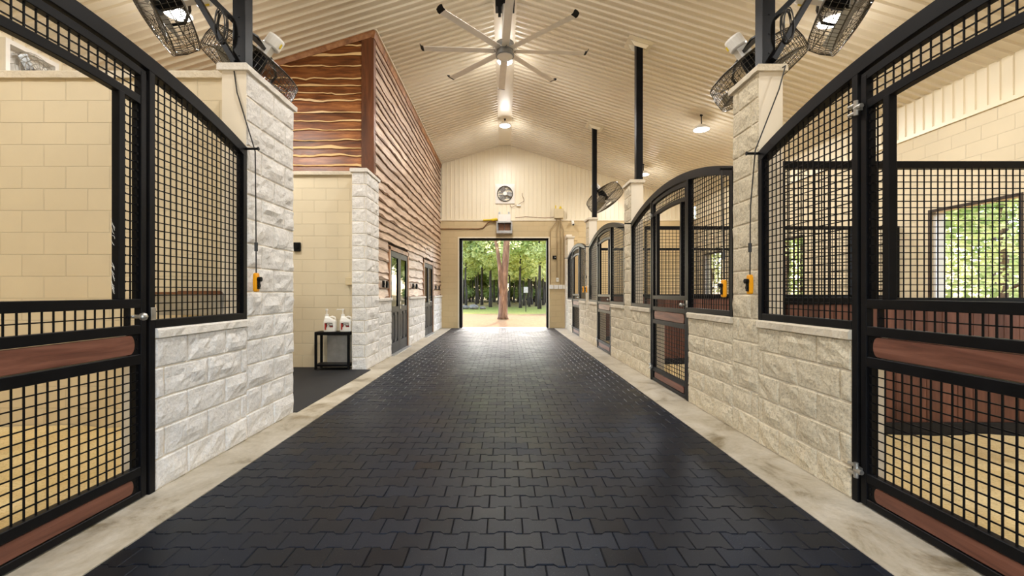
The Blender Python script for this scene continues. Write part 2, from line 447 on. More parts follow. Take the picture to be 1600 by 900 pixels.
rock = MB(); core = MB(); caps = MB()
def left_seg(y0, y1, seed, h, x=LX, th=.21, cap=.06, over=.03):
    core.box(x-th, x, y0, y1, 0, h)
    rock_panel(rock, (x, y0, 0), (0, 1, 0), (1, 0, 0), y1-y0, .004, h, seed, .03, phase=seed*.13)
    capstone(caps, x-th-.03, x+over, y0-(.03 if h > 2 else 0), y1+(.03 if h > 2 else 0), h, h+cap, seed)
left_seg(LC+.645, LC+HALF, 51, .985); left_seg(LC-HALF, LC-.645, 52, .985); left_seg(LC+HALF, 4.51, 53, 3.19)
rock_panel(rock, (LX-.21, 4.51, 0), (1, 0, 0), (0, 1, 0), .21, .004, 3.19, 58, .02)
left_seg(LC-HALF-.4, LC-HALF, 54, 3.19); left_seg(-3.2, LC-HALF-.4, 55, .985)
left_seg(7.0, 7.67, 56, 3.25, -2.275, .235)
rock_panel(rock, (-2.51, 7.0, 0), (1, 0, 0), (0, -1, 0), .235, .004, 3.25, 57, .02)
WZ = 1.12
left_seg(7.67, 8.53, 61, WZ, -2.275, .2, .05, .04); left_seg(10.1, 12.1, 62, WZ, -2.275, .2, .05, .04); left_seg(13.6, 15.3, 63, WZ, -2.275, .2, .05, .04)
struct(rock.build('wall_aisle_left_stone', M['split_left'])); struct(core.build('wall_aisle_left', M['block_smooth'])); struct(caps.build('trim_2', M['cap_left']))

# ------------------------------------------------------------------ shell: ceiling, gable, side walls
RIB = .155
def rib_profile(a, b, depth):
    pts = []; t_ = a
    while t_ < b:
        for dt, dd in ((0, 0), (.100, 0), (.106, depth), (.128, depth), (.134, 0)):
            if t_+dt < b: pts.append((t_+dt, dd))
        t_ += RIB
    pts.append((b, 0)); return pts
for nm, xe, sg in (('ceiling_left', XL, -1), ('ceiling_right', XR, 1)):
    mb = MB(); P = rib_profile(Y0, Y1+.3, .036)
    xs = [sg*.21, xe+sg*.35]
    vs = [(x, y, roof(x)-d) for x in xs for y, d in P]; m = len(P)
    mb.add(vs, [(i, i+1, m+i+1, m+i) for i in range(m-1)])
    struct(mb.build(nm, M['liner']))
mb = MB()
for sg, xe in ((-1, XL-.6), (1, XR+.6)):
    mb.add([(0, Y0-.6, RIDGE+.12), (0, Y1+.8, RIDGE+.12), (xe, Y1+.8, roof(xe)+.12), (xe, Y0-.6, roof(xe)+.12)], [(0, 1, 2, 3)])
    mb.add([(0, Y0-.6, RIDGE+.2), (0, Y1+.8, RIDGE+.2), (xe, Y1+.8, roof(xe)+.2), (xe, Y0-.6, roof(xe)+.2)], [(0, 1, 2, 3)])
struct(mb.build('roof', M['galv']))  # outer roof planes above the ceiling, out of view, added to block the sun
mb = MB(); z = roof(.21)
mb.add([(-.225, Y0, z-.012), (.225, Y0, z-.012), (.225, Y1, z-.012), (-.225, Y1, z-.012)], [(0, 1, 2, 3)])
mb.rings([[(-.225, Y0, z-.012), (-.225, Y1, z-.012)], [(-.225, Y0, z+.03), (-.225, Y1, z+.03)]], cap=False, closed=False)
mb.rings([[(.225, Y0, z-.012), (.225, Y1, z-.012)], [(.225, Y0, z+.03), (.225, Y1, z+.03)]], cap=False, closed=False)
struct(mb.build('trim_3', M['liner']))

def gable(y, face, name, mat_, dx0, dx1, dz):
    """end wall: painted block with a door hole, ribbed steel above"""
    th = .3; ya, yb = (y, y+th) if face < 0 else (y-th, y)
    mb = MB(); mb.box(XL, dx0, ya, yb, 0, SILL); mb.box(dx1, XR, ya, yb, 0, SILL); mb.box(dx0, dx1, ya, yb, dz, SILL)
    struct(mb.build(name+'_block', mat_))
    mb = MB(); P = rib_profile(XL, XR, .02); yy = y+.06*(-face)
    if 0 not in [p[0] for p in P]: P = sorted(P+[(0.0, 0)])
    vs = [(x, yy+face*d, SILL) for x, d in P]+[(x, yy+face*d, roof(x)+.02) for x, d in P]; m = len(P)
    mb.add(vs, [(i, i+1, m+i+1, m+i) for i in range(m-1)])
    mb.box(XL, XR, yy+.05*(-face)-.02, yy+.05*(-face)+.02, SILL, SILL+.7)
    struct(mb.build(name+'_cladding', M['clad']))
    mb = MB(); mb.box(XL, XR, min(y-.03*1, y+.03), max(y-.03, y+.03), SILL-.045, SILL+.012)
    struct(mb.build('trim_4' if face < 0 else 'trim_5', M['clad']))
DX0, DX1, DZ = -1.64, 1.56, 3.22
gable(Y1, -1, 'wall_far', M['block_far'], DX0, DX1, DZ)
gable(Y0, 1, 'wall_back', M['block_x'], -1.7, 1.7, 3.3)
# dark steel frame of the far door
mb = MB()
mb.box(DX0, DX0+.10, Y1+.05, Y1+.3, 0, DZ); mb.box(DX1-.06, DX1, Y1+.05, Y1+.3, 0, DZ); mb.box(DX0, DX1, Y1+.05, Y1+.3, DZ-.06, DZ)
struct(mb.build('trim_6', M['black_matte']))
mb = MB(); e = .045
mb.box(DX0-e, DX0, Y1-.02, Y1+.04, 0, DZ+e); mb.box(DX1, DX1+e, Y1-.02, Y1+.04, 0, DZ+e); mb.box(DX0, DX1, Y1-.02, Y1+.04, DZ, DZ+e)
struct(mb.build('trim_7', M['clad']))

def side_wall(x, face, holes, name, holes_up=()):
    th = .25; xa, xb = (x, x+th) if face < 0 else (x-th, x)
    mb = MB(); cuts = [Y0]
    def strips(mb, z0, z1, hs, f):
        yc = Y0
        for (h0, h1, a, b) in sorted(hs):
            f(yc, h0, z0, z1); f(h0, h1, z0, a); f(h0, h1, b, z1); yc = h1
        f(yc, Y1, z0, z1)
    strips(mb, -.2, SILL, holes, lambda a, b, c, d: mb.box(xa, xb, a, b, c, d))
    struct(mb.build(name+'_block', M['block_y']))
    mb = MB(); P = rib_profile(Y0, Y1, .02); xx = x-face*.05; top = roof(x)+.02
    def clad(a, b, c, d):
        Q = [(a, 0)]+[p for p in P if a < p[0] < b]+[(b, 0)]
        m = len(Q)
        mb.add([(xx+face*q, y, c) for y, q in Q]+[(xx+face*q, y, d) for y, q in Q], [(i, i+1, m+i+1, m+i) for i in range(m-1)])
    strips(mb, SILL, top, holes_up, clad)
    struct(mb.build(name+'_cladding', M['clad']))
    mb = MB(); mb.box(min(x+.03*face, x-.03*face), max(x+.03*face, x-.03*face), Y0, Y1, SILL-.045, SILL+.012)
    struct(mb.build('trim_8' if face < 0 else 'trim_9', M['clad']))
WIN = [(5.62, 6.83, .9, 2.57), (9.72, 10.93, .9, 2.57), (13.4, 14.6, .9, 2.57), (1.4, 2.6, .9, 2.57)]
side_wall(XR, -1, WIN, 'wall_right')
VENT = (5.47, 6.02, 4.02, 4.46)
side_wall(XL, 1, [], 'wall_left', [VENT])
for i, (a, b, c, d) in enumerate(WIN):
    r = bpy.data.objects.new('window_%d' % (i+1), None); C.objects.link(r); r['kind'] = 'structure'; r['label'] = 'open stall window looking out to the trees'
    mb = MB(); w = .022
    mb.box(XR-.012, XR+.01, a-w, b+w, d-w, d+w); mb.box(XR-.012, XR+.01, b-w, b+w, c, d-w); mb.box(XR-.012, XR+.01, a-w, a+w, c, d-w)
    mb.build('window_frame', M['dark_trim'], r)
    mb = MB(); ym = b-.16; mb.box(XR+.05, XR+.09, b-.045, b, c, d); mb.box(XR-.04, XR+.27, a-.05, b+.05, c-.05, c)
    mb.build('window_sash', M['white_paint'], r)

# ------------------------------------------------------------------ left side: wash bay walls and the office block with live-edge siding
mb = MB(); mb.box(XL, -2.45, 3.95, 4.15, 0, 3.25)
struct(mb.build('wall_stall_left', M['block_x']))
mb = MB(); capstone(mb, XL, -2.45, 3.92, 4.18, 3.25, 3.32, 3); struct(mb.build('trim_10', M['cap']))
mb = MB(); mb.box(XL, -2.51, 7.27, 7.47, 0, 3.27)
struct(mb.build('wall_bay', M['block_x']))
mb = MB(); capstone(mb, XL, -2.51, 7.22, 7.5, 3.27, 3.33, 8); struct(mb.build('trim_11', M['cap']))

OX, OY = -2.335, 7.53
def course_strip(mb, P, a, b, zb, zt, seed, out, rnd, amp=.022, top=None):
    """one lapped board with a natural waney lower edge; P(t, outward, z) gives the point"""
    if b-a < .03: return
    n = max(3, int((b-a)/.075)); mb.val = rnd.random(); rows = []
    ztop = lambda t: min(zt+.05, top(t)) if top else zt+.05
    am = amp*rnd.uniform(.6, 2.1); fq = rnd.uniform(.6, 1.7); bw = rnd.uniform(.010, .030); r1 = []; r2 = []; r3 = []; r4 = []; r5 = []
    for i in range(n+1):
        t_ = a+(b-a)*i/n
        w = am*(.9*noise.noise((t_*1.1*fq, seed*3.7, 0))+.6*noise.noise((t_*3.6*fq, seed*1.9, 5))+.35*noise.noise((t_*11, seed, 9)))
        kn = noise.noise((t_*2.3, seed*7.7, 11)); w -= .035*max(0, kn-.42)*4
        z = zb+w; tp = ztop(t_); z = min(z, tp-.004)
        band = max(.004, bw*(1+1.6*noise.noise((t_*2.2, seed*5.1, 3))))
        r1.append(P(t_, .004, z+.012)); r2.append(P(t_, out, z)); r3.append(P(t_, out+.004, min(z+band, tp))); r4.append(P(t_, out, min(z+band+.010, tp))); r5.append(P(t_, .006, max(tp, z+.004)))
    base = len(mb.v); m = n+1
    for r, e in ((r1, .9), (r2, 1), (r3, .95), (r4, 0), (r5, 0)):
        mb.bval = e; mb.add(r, [])
    mb.bval = 0
    for q in range(4):
        for i in range(n):
            A = base+q*m+i; mb.f.append((A, A+1, A+m+1, A+m))
def siding(P, a, b, z0, zmax, name, mat_, openings=(), top=None, seed=1, pitch=.168, out=.03):
    mb = MB(); rnd = random.Random(seed); z = z0; k = 0
    while z < zmax:
        h = pitch*rnd.uniform(.72, 1.3); zt = z+h; k += 1
        segs = [(a, b)]
        for (o0, o1, oz0, oz1) in openings:
            if zt > oz0 and z < oz1-.04:
                ns = []
                for s0, s1 in segs:
                    if o1 <= s0 or o0 >= s1: ns.append((s0, s1)); continue
                    if o0 > s0: ns.append((s0, o0))
                    if o1 < s1: ns.append((o1, s1))
                segs = ns
        for s0, s1 in segs:
            cuts = [s0]; t_ = s0
            while s1-t_ > 4.2:
                t_ += rnd.uniform(2.2, 3.6); cuts.append(t_)
            cuts.append(s1)
            for c0, c1 in zip(cuts, cuts[1:]):
                if top and max(top(c0), top(c1)) < z+.02: continue
                if top:
                    while c0 < c1 and top(c0) < z+.02: c0 += .05
                    while c1 > c0 and top(c1) < z+.02: c1 -= .05
                course_strip(mb, P, c0, c1-.002, z, zt, seed*100+k, out, rnd, top=top)
        z = zt
    return struct(mb.build(name, mat_))
DOORS = [(8.53, 10.1, 2.14), (12.1, 13.6, 2.14)]
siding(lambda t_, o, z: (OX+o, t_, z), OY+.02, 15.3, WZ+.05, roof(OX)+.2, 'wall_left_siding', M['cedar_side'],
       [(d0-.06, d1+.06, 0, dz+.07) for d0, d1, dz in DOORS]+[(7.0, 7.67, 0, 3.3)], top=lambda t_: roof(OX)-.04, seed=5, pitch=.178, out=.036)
siding(lambda t_, o, z: (t_, OY-o, z), XL, -2.52, 3.33, roof(OX)+.2, 'wall_office_siding', M['cedar_end'], top=lambda t_: roof(t_)-.05, seed=9, pitch=.172, out=.034)
mb = MB()   # backing of the two sided walls
yc = OY
for d0, d1, dz in DOORS:
    mb.box(OX-.14, OX, yc, d0, 0, roof(OX)+.03); mb.box(OX-.14, OX, d0, d1, dz, roof(OX)+.03); yc = d1
mb.box(OX-.14, OX, yc, 15.3, 0, roof(OX)+.03)
mb.add([(XL, OY, 3.2), (OX, OY, 3.2), (OX, OY, roof(OX)+.02), (XL, OY, roof(XL)+.02)], [(0, 1, 2, 3)])
struct(mb.build('wall_office', M['bark']))
mb = MB(); mb.val = .35; mb.box(-2.52, OX+.035, OY-.045, OY+.09, 3.3, roof(OX)-.03); struct(mb.build('trim_12', M['post_wood'], bevel=.004))
mb = MB(); mb.val = .9
n = 40; rg = []
for i in range(n+1):     # log rake board under the roof on the end wall
    x = XL+(OX+.03-XL)*i/n; w = .018*noise.noise((x*3, 1, 7)); z = roof(x)-.015
    rg.append([(x, OY-.06, z), (x, OY-.075, z-.06), (x, OY-.05, z-.125+w), (x, OY, z-.12+w), (x, OY, z)])
mb.rings(rg); struct(mb.build('trim_13', M['trim_wood'], smooth=False))
mb = MB(); mb.val = .5; rg = []
for i in range(80+1):
    y = OY-.06+(15.3-OY+.06)*i/80; w = .03*noise.noise((1, y*2.4, 3)); z = roof(OX)-.012
    rg.append([(OX, y, z), (OX+.05, y, z), (OX+.065, y, z-.06), (OX+.045, y, z-.15+w), (OX, y, z-.15+w)])
mb.rings(rg); struct(mb.build('trim_14', M['trim_wood']))
mb = MB(); mb.box(OX+.02, OX+.085, OY-.06, 15.3, roof(OX+.06)-.045, roof(OX+.06)-.012); struct(mb.build('trim_15', M['liner']))
# doors
tn = 16
for i, (d0, d1, dz) in enumerate(DOORS):
    mb = MB(); mb.val = .6
    for a, b in ((d0-.075, d0+.02), (d1-.02, d1+.075)): mb.box(OX-.12, OX+.05, a, b, 0, dz+.06)
    mb.box(OX-.12, OX+.05, d0-.075, d1+.075, dz-.01, dz+.075)
    struct(mb.build('trim_%d' % tn, M['trim_wood'], bevel=.004)); tn += 1
    r = bpy.data.objects.new('door_%d' % (i+1), None); C.objects.link(r); r['kind'] = 'structure'
    r['label'] = 'dark double door with glazed upper panels in the siding wall'
    r.location = (OX+.035, d0+.02, 0); wd = (d1-d0-.04)/2
    for q in range(2):
        y0 = q*wd+.004; y1 = (q+1)*wd-.004; z1 = dz-.015; st = .115
        mb = MB()
        mb.box(-.045, 0, y0, y0+st, .02, z1); mb.box(-.045, 0, y1-st, y1, .02, z1); mb.box(-.045, 0, y0+st, y1-st, z1-.12, z1)
        mb.box(-.045, 0, y0+st, y1-st, .02, .24); mb.box(-.045, 0, y0+st, y1-st, .86, .98)
        ym = (y0+y1)/2; mb.box(-.045, 0, ym-.04, ym+.04, .24, .86)
        mb.box(-.032, -.016, y0+st, ym-.04, .24, .86); mb.box(-.032, -.016, ym+.04, y1-st, .24, .86)
        for pa, pb in ((y0+st+.035, ym-.075), (ym+.075, y1-st-.035)): mb.box(-.02, -.004, pa, pb, .30, .80)
        lf = mb.build('door_leaf', M['door'], r, bevel=.004)
        mb = MB(); mb.box(-.028, -.020, y0+st, y1-st, .98, z1-.12); mb.build('pane', M['glass'], lf)
    mb = MB(); yk = wd+.06; mb.tube([(.0, yk, 1.0), (.05, yk, 1.0), (.055, yk+.09, 1.0)], .011, 8); mb.box(0, .008, yk-.025, yk+.025, .92, 1.08)
    mb.build('door_handle', M['zinc'], r, smooth=False)
    mb = MB(); mb.box(-.08, .10, -.02, 2*wd+.02, -.02, .018); mb.build('threshold', M['galv'], r)

# ------------------------------------------------------------------ stall fronts and gates
def zarc(s, apex, R=5.0): return apex-(R-math.sqrt(R*R-s*s))
WS = .0525; WR = .0032
def mesh_panel(mb, s0, s1, zlo, zhi, x=.02, sp=WS):
    """welded wire: upright and level wires, cut off at the curved top"""
    n = max(1, round((s1-s0)/sp)); ds = (s1-s0)/n
    for i in range(1, n):
        s = s0+ds*i; mb.bar((x, s, zlo-.008), (x, s, zhi(s)+.008), WR*2)
    zt = max(zhi(s0), zhi(s1), zhi((s0+s1)/2)); m = max(1, round((zt-zlo)/sp)); dz = (zt-zlo)/m if zt-zlo < .3 else sp
    z = zlo+dz
    while z < zt-.008:
        ss = [s for s in frange(s0, s1, 60) if zhi(s) > z]
        if len(ss) > 1: mb.bar((x+WR*1.6, ss[0]-.008, z), (x+WR*1.6, ss[-1]+.008, z), WR*2)
        z += dz
def flange(mb, s0, s1, zlo, zhi, x=.02, w=.02):
    """recessed angle that the wires are welded to"""
    mb.box(x-.004, x+.022, s0, s0+w, zlo, zhi(s0)); mb.box(x-.004, x+.022, s1-w, s1, zlo, zhi(s1))
    i = 0; n = 12; z = zlo+WS
    while z < min(zhi(s0), zhi(s1)) - .01:
        for s in (s0+w*.6, s1-w*.6): mb.box(x-.010, x-.003, s-.006, s+.006, z-.007, z+.005)
        z += WS

def stall_front(loc, rz, apex, label, group):
    r = empty('arched_grille', loc, (0, 0, rz), label, 'stall front', group)
    ai = lambda s: zarc(s, apex)-.095
    ss = frange(-HALF, HALF, 40)
    mb = MB(); mb.band(ss, ai, lambda s: zarc(s, apex), -.005, .075); mb.build('arch', M['black'], r, bevel=.003)
    for sg in (-1, 1):
        mb = MB(); a, b = sorted((sg*HALF, sg*(HALF-.05)))
        mb.box(-.004, .06, a, b, 1.045, ai(sg*HALF)+.03); mb.build('end_post', M['black'], r, bevel=.003)
        mb = MB(); a, b = sorted((sg*.60, sg*.645))
        mb.box(-.004, .06, a, b, .004, ai(sg*.62)+.02); mb.build('gate_post', M['black'], r, bevel=.003)
        mb = MB(); a, b = sorted((sg*.645, sg*(HALF-.05)))
        mb.box(-.004, .06, a, b, 1.047, 1.10); mb.build('bottom_rail', M['black'], r, bevel=.003)
        mb = MB(); mesh_panel(mb, a, b, 1.10, ai); flange(mb, a, b, 1.10, ai); mb.build('wire_mesh', M['black'], r)
        mb = MB(); s = sg*(HALF-.02); z = zarc(HALF, apex)-.02
        mb.cyl((.03, s, z), (-.11, s, z), .011, 8); mb.cyl((-.11, s, z), (-.115, s, z), .017, 8); mb.build('hook', M['black_matte'], r)
    mb = MB(); mb.box(-.012, -.004, -.642, -.605, 1.10, 1.18); mb.build('strike_plate', M['zinc'], r, bevel=.002)
    return r
def stall_gate(loc, rz, apex, label, group):
    r = empty('stall_gate', loc, (0, 0, rz), label, 'stall gate', group)
    ai = lambda s: zarc(s, apex)-.095-.016
    g1, g0 = .585, .545
    mb = MB(); ss = frange(-g1, g1, 20)
    mb.band(ss, lambda s: ai(s)-.05, ai, .002, .047)
    op_hi = lambda s: zarc(s, apex)-.285
    op_lo = lambda s: zarc(s, apex)-.338
    mb.band(frange(-g0, g0, 20), op_lo, op_hi, .002, .047)
    for sg in (-1, 1):
        a, b = sorted((sg*g1, sg*g0)); mb.box(.0, .045, a, b, .012, ai(sg*g0)-.02)
        a, b = sorted((sg*.435, sg*.395)); mb.box(.0, .046, a, b, 1.235, op_lo(sg*.41)+.01)
    for z0, z1 in ((1.18, 1.235), (1.02, 1.075), (.835, .895), (.15, .205), (.012, .055)):
        mb.box(.0, .045, -g0, g0, z0, z1)
    mb.build('frame', M['black'], r, bevel=.003)
    k = lambda z: (lambda s: z)
    mb = MB(); mesh_panel(mb, -g0, g0, .205, k(.835)); flange(mb, -g0, g0, .205, k(.835)); mb.build('wire_mesh', M['black'], r)
    mb = MB(); mesh_panel(mb, -g0+.06, g0-.06, 1.075, k(1.18)); flange(mb, -g0+.055, g0-.055, 1.075, k(1.18)); mb.build('wire_mesh', M['black'], r)
    mb = MB(); mesh_panel(mb, -g0, g0, op_hi(g0), lambda s: ai(s)-.05); mb.build('wire_mesh', M['black'], r)
    for sg in (-1, 1):
        a, b = sorted((sg*g0, sg*.435)); mb = MB(); mesh_panel(mb, a, b, 1.235, op_lo); flange(mb, *((a, b) if sg < 0 else (a, b)), 1.235, op_lo, w=.018); mb.build('wire_mesh', M['black'], r)
    for z0, z1 in ((.897, 1.018), (.058, .148)):
        mb = MB(); mb.val = random.random(); zc = (z0+z1)/2; h = (z1-z0)/2-.003; e = .475
        poly = [(e+h*.55*math.cos(q), zc+h*math.sin(q)) for q in frange(-PI/2, PI/2, 8)]+[(-e-h*.55*math.cos(q), zc-h*math.sin(q)) for q in frange(-PI/2, PI/2, 8)]
        mb.prism(poly, lambda s, z: (.004, s, z), lambda s, z: (.036, s, z)); mb.build('plank', M['plank'], r, bevel=.003)
        for sg in (-1, 1):
            mb = MB(); a, b = sorted((sg*g0, sg*(e-.0))); mb.box(.012, .030, a, b, z0-.003, z1+.003)
            for zz in (z0+.03, z1-.03): mb.cyl((.014, sg*.528, zz), (.007, sg*.528, zz), .006, 6)
            mb.build('plank_bracket', M['black_matte'], r)
    for z in (2.385, .205):
        mb = MB()
        mb.cyl((-.022, .592, z-.045), (-.022, .592, z+.045), .013, 10); mb.cyl((-.02, .60, z+.025), (-.02, .648, z+.025), .011, 8)
        mb.cyl((-.02, .60, z-.025), (-.02, .648, z-.025), .011, 8); mb.cyl((-.022, .55, z), (-.022, .60, z), .014, 8)
        mb.box(-.02, .002, .57, .60, z-.02, z+.02)
        mb.build('hinge', M['zinc'], r, smooth=False)
    mb = MB(); mb.cyl((.02, -.52, 1.128), (-.03, -.52, 1.128), .012, 10)
    mb.lathe([(.004, -.024), (.017, -.018), (.024, 0), (.017, .018), (.004, .024)], 12, (-.035, -.52, 1.128))
    mb.cyl((.02, -.50, 1.128), (.02, -.60, 1.128), .010, 8)
    mb.build('latch', M['zinc'], r, smooth=True)
    return r
APX = 2.727
order = ['nearest on the right', 'second on the right', 'third on the right', 'last on the right, by the far wall']
f0 = stall_front((WX-.005, RC[0], 0), 0, APX, 'arched black steel stall front, '+order[0], 'arched stall fronts')
g0_ = stall_gate((WX-.003, RC[0], 0), 0, APX, 'black stall gate with wood planks, '+order[0], 'stall gates')
for k in range(1, 4):
    a = copy_tree(f0); a.location.y = RC[k]; a['label'] = 'arched black steel stall front, '+order[k]
    b = copy_tree(g0_); b.location.y = RC[k]; b['label'] = 'black stall gate with wood planks, '+order[k]
stall_front((LX+.005, LC, 0), PI, 2.80, 'arched black steel stall front on the left side of the aisle', 'arched stall fronts')
stall_gate((LX+.003, LC, 0), PI, 2.80, 'black stall gate with red-brown planks on the left side of the aisle', 'stall gates')

# partitions between right stalls
def partition(y, label):
    r = empty('stall_partition', (2.42, y, 0), (0, 0, 0), label, 'stall partition', 'partitions between the right stalls')
    L = XR-2.42; 
    mb = MB(); mb.box(.0, L, -.03, .03, 2.36, 2.42); mb.box(.0, L, -.03, .03, 1.17, 1.23)
    for s, w in ((0, .025), (L*.805, .05), (L-.05, .05)): mb.box(s, s+w, -.03, .03, .0, 2.36)
    mb.build('frame', M['black'], r, bevel=.003)
    mb = MB(); n = round(L/.06)
    for i in range(1, n): mb.bar((L*i/n, 0, 1.23), (L*i/n, 0, 2.36), .007)
    for i in range(1, 20): mb.bar((.03, .008, 1.23+1.13*i/20), (L-.03, .008, 1.23+1.13*i/20), .007)
    mb.build('wire_mesh', M['black'], r)
    mb = MB(); x = .05; rnd = random.Random(int(y*10))
    while x < L-.06:
        w = min(.135, L-.05-x); mb.val = rnd.random(); mb.box(x+.002, x+w-.002, -.02, .02, .14, 1.17); x += .135
    mb.build('kick_board', M['kick'], r, bevel=.004)
    mb = MB(); mb.box(.05, L-.05, -.035, .035, .0, .14); mb.build('bottom_rail', M['mat_black'], r)
    return r
for k, lb in enumerate(['black grille partition over brown boards behind the nearest right stall', 'grille partition with brown boards between second and third right stalls', 'grille partition with brown boards between third and last right stalls']):
    partition(RC[k]+PITCH/2-.05, lb)
for k, c in enumerate(RC):
    sandbed(2.36, XR-.01, c-PITCH/2+.0, c+PITCH/2-.1, ['golden sand bedding on the floor of the nearest right stall', 'sand bedding of the second right stall', 'sand bedding of the third right stall', 'sand bedding of the last right stall'][k])
sandbed(XL+.01, -2.47, -.2, 3.94, 'golden sand bedding on the floor of the left stall')
mb = MB(); mb.box(-6.38, -2.46, -3.2, -.2, -.2, .0); mb.box(2.36, 6.78, -3.2, RC[0]-PITCH/2, -.2, 0); mb.box(2.36, 6.8, RC[3]+PITCH/2-.1, 15.3, -.2, .0)
struct(mb.build('floor_slab', M['concrete']))

# ------------------------------------------------------------------ steel posts
def post(x, y, label, brace=0, floor_z=0):
    r = empty('steel_post', (x, y, 0), (0, 0, 0), label, 'post', 'black steel roof posts')
    top = roof(x)-.02
    mb = MB(); w = .06; mb.box(-w, w, -w, w, floor_z, top+SLOPE*.06*0-.0)
    if brace: 
        for z in (3.32, 3.5, 3.68, 3.86): mb.cyl((0, -.061, z), (0, -.068, z), .008, 8)
    mb.build('shaft', M['black'], r, bevel=.004)
    mb = MB(); sg = 1 if x > 0 else -1
    for d in (-1, 1):
        a = .19; zz = lambda u: roof(x+u)-.03-x*0
        mb.rings([[(-.17, d*.063, roof(x-.17)-x*0-.03), (.17, d*.063, roof(x+.17)-.03), (.10, d*.085, roof(x+.10)-.13), (-.10, d*.085, roof(x-.10)-.13)],
                  [(-.17, d*.072, roof(x-.17)-.03), (.17, d*.072, roof(x+.17)-.03), (.10, d*.094, roof(x+.10)-.13), (-.10, d*.094, roof(x-.10)-.13)]])
    mb.rings([[(-.22, -.2, roof(x-.22)-.036), (.22, -.2, roof(x+.22)-.036), (.22, .2, roof(x+.22)-.036), (-.22, .2, roof(x-.22)-.036)],
              [(-.22, -.2, roof(x-.22)-.026), (.22, -.2, roof(x+.22)-.026), (.22, .2, roof(x+.22)-.026), (-.22, .2, roof(x-.22)-.026)]])
    mb.build('ceiling_plate', M['clad'], r)
    if brace:
        s = brace
        mb = MB(); mb.bar((s*.02, -.085, 3.42), (s*.56, -.085, 4.34), .05, .05); mb.build('brace', M['black'], r, bevel=.003)
        mb = MB(); mb.bar((s*.06, -.03, 3.84), (s*.56, -.03, 4.34), .05, .05); mb.build('brace', M['black'], r, bevel=.003)
    return r
PX = 2.456
post(PX, 4.03, 'black steel post standing on the nearest right stone pillar', 1)
post(PX, 7.84, 'tall black steel post behind the second right stone pillar')
post(PX, 11.72, 'thin black steel post holding the distant cage fan')
post(-2.50, 4.07, 'black steel post standing on the left stone pillar', -1)

# ------------------------------------------------------------------ round high bay lamps
def high_bay(x, y, z, label, top, f=1.0):
    r = empty('high_bay_light', (x, y, z), (0, 0, 0), label, 'ceiling light', 'round ceiling lights')
    mb = MB(); mb.lathe([(.04, .10), (.09, .10), (.10, .06), (.165, .05), (.175, .03), (.175, .005), (.165, .0)], 24); mb.build('housing', M['white_paint'], r, smooth=False)
    mb = MB(); mb.lathe([(.001, -.012), (.10, -.010), (.155, -.004), (.16, .001), (.001, .001)], 24); mb.build('lens', M['lens'], r)
    mb = MB(); mb.tube([(0, 0, .10), (0, 0, top-z+.01)], .012, 8); mb.lathe([(.03, .0), (.03, .03)], 10, (0, 0, top-z-.03)); mb.build('hanger', M['black_matte'], r)
    l = bpy.data.lights.new('lamp_glow', 'AREA'); l.shape = 'DISK'; l.size = .3; l.energy = LAMP_W*f; l.color = WARM
    o = bpy.data.objects.new('lamp_glow', l); C.objects.link(o); o.location = (x, y, z-.03)
    l = bpy.data.lights.new('lamp_spill', 'POINT'); l.shadow_soft_size = .16; l.energy = LAMP_UP*f; l.color = WARM
    o = bpy.data.objects.new('lamp_spill', l); C.objects.link(o); o.location = (x, y, z-.2)
    return r
for y, lb in ((12.95, 'small round light glowing at the ridge near the far wall'), (9.35, 'round ridge light just behind the big ceiling fan'), (2.2, 'round ridge light above the camera'), (5.7, 'round ridge light in front of the big ceiling fan')):
    high_bay(0, y, 6.33, lb, roof(.21)-.015)
for x, y, lb in ((4.38, 5.72, 'round light behind the cage fan at upper right'), (4.38, 9.52, 'round light on the right ceiling slope above the arch'), (4.30, 13.25, 'round light beside the second post, far right slope'),
                 (4.3, 1.98, 'round light over the nearest right stall'), (-4.3, 5.6, 'round light behind the cage fan at upper left'), (-4.3, 1.9, 'round light over the left stall')):
    high_bay(x, y, roof(x)-.36, lb, roof(x)-.02, .62 if 'over the' in lb else .85)

# ------------------------------------------------------------------ big ceiling fan
FH = 5.56; fx, fy = 0, 7.62
r = empty('ceiling_fan', (fx, fy, FH), (0, 0, 0), 'huge white eight-blade ceiling fan hanging from the ridge', 'ceiling fan')
mb = MB(); mb.lathe([(.10, .17), (.16, .16), (.165, .10), (.15, .09), (.15, -.02), (.165, -.03), (.165, -.075), (.14, -.08)], 28); mb.build('hub', M['grey_metal'], r)
mb = MB(); mb.lathe([(.001, -.088), (.12, -.088), (.14, -.08), (.14, -.07), (.001, -.07)], 28); mb.build('hub_cover', M['white_paint'], r)
top = roof(.21)-FH-.015
mb = MB(); mb.lathe([(.052, .16), (.052, top-.12)], 18); mb.build('drop_tube', M['white_paint'], r, smooth=True)
mb = MB(); mb.box(-.17, -.05, -.10, .10, top-.22, top); mb.box(.05, .17, -.10, .10, top-.22, top); mb.box(-.05, .05, -.06, .06, top-.14, top); mb.box(-.12, -.07, -.13, -.10, top-.42, top-.2)
mb.build('ceiling_mount', M['black_matte'], r, bevel=.004)
mb = MB()
for a in (0, 1.6, 3.2, 4.8):
    mb.tube([(.17*math.cos(a), .17*math.sin(a), .0), (.22*math.cos(a+.15), .22*math.sin(a+.15), .08), (.1*math.cos(a+.3), .1*math.sin(a+.3), .2)], .006, 6)
mb.build('safety_cable', M['black_matte'], r)
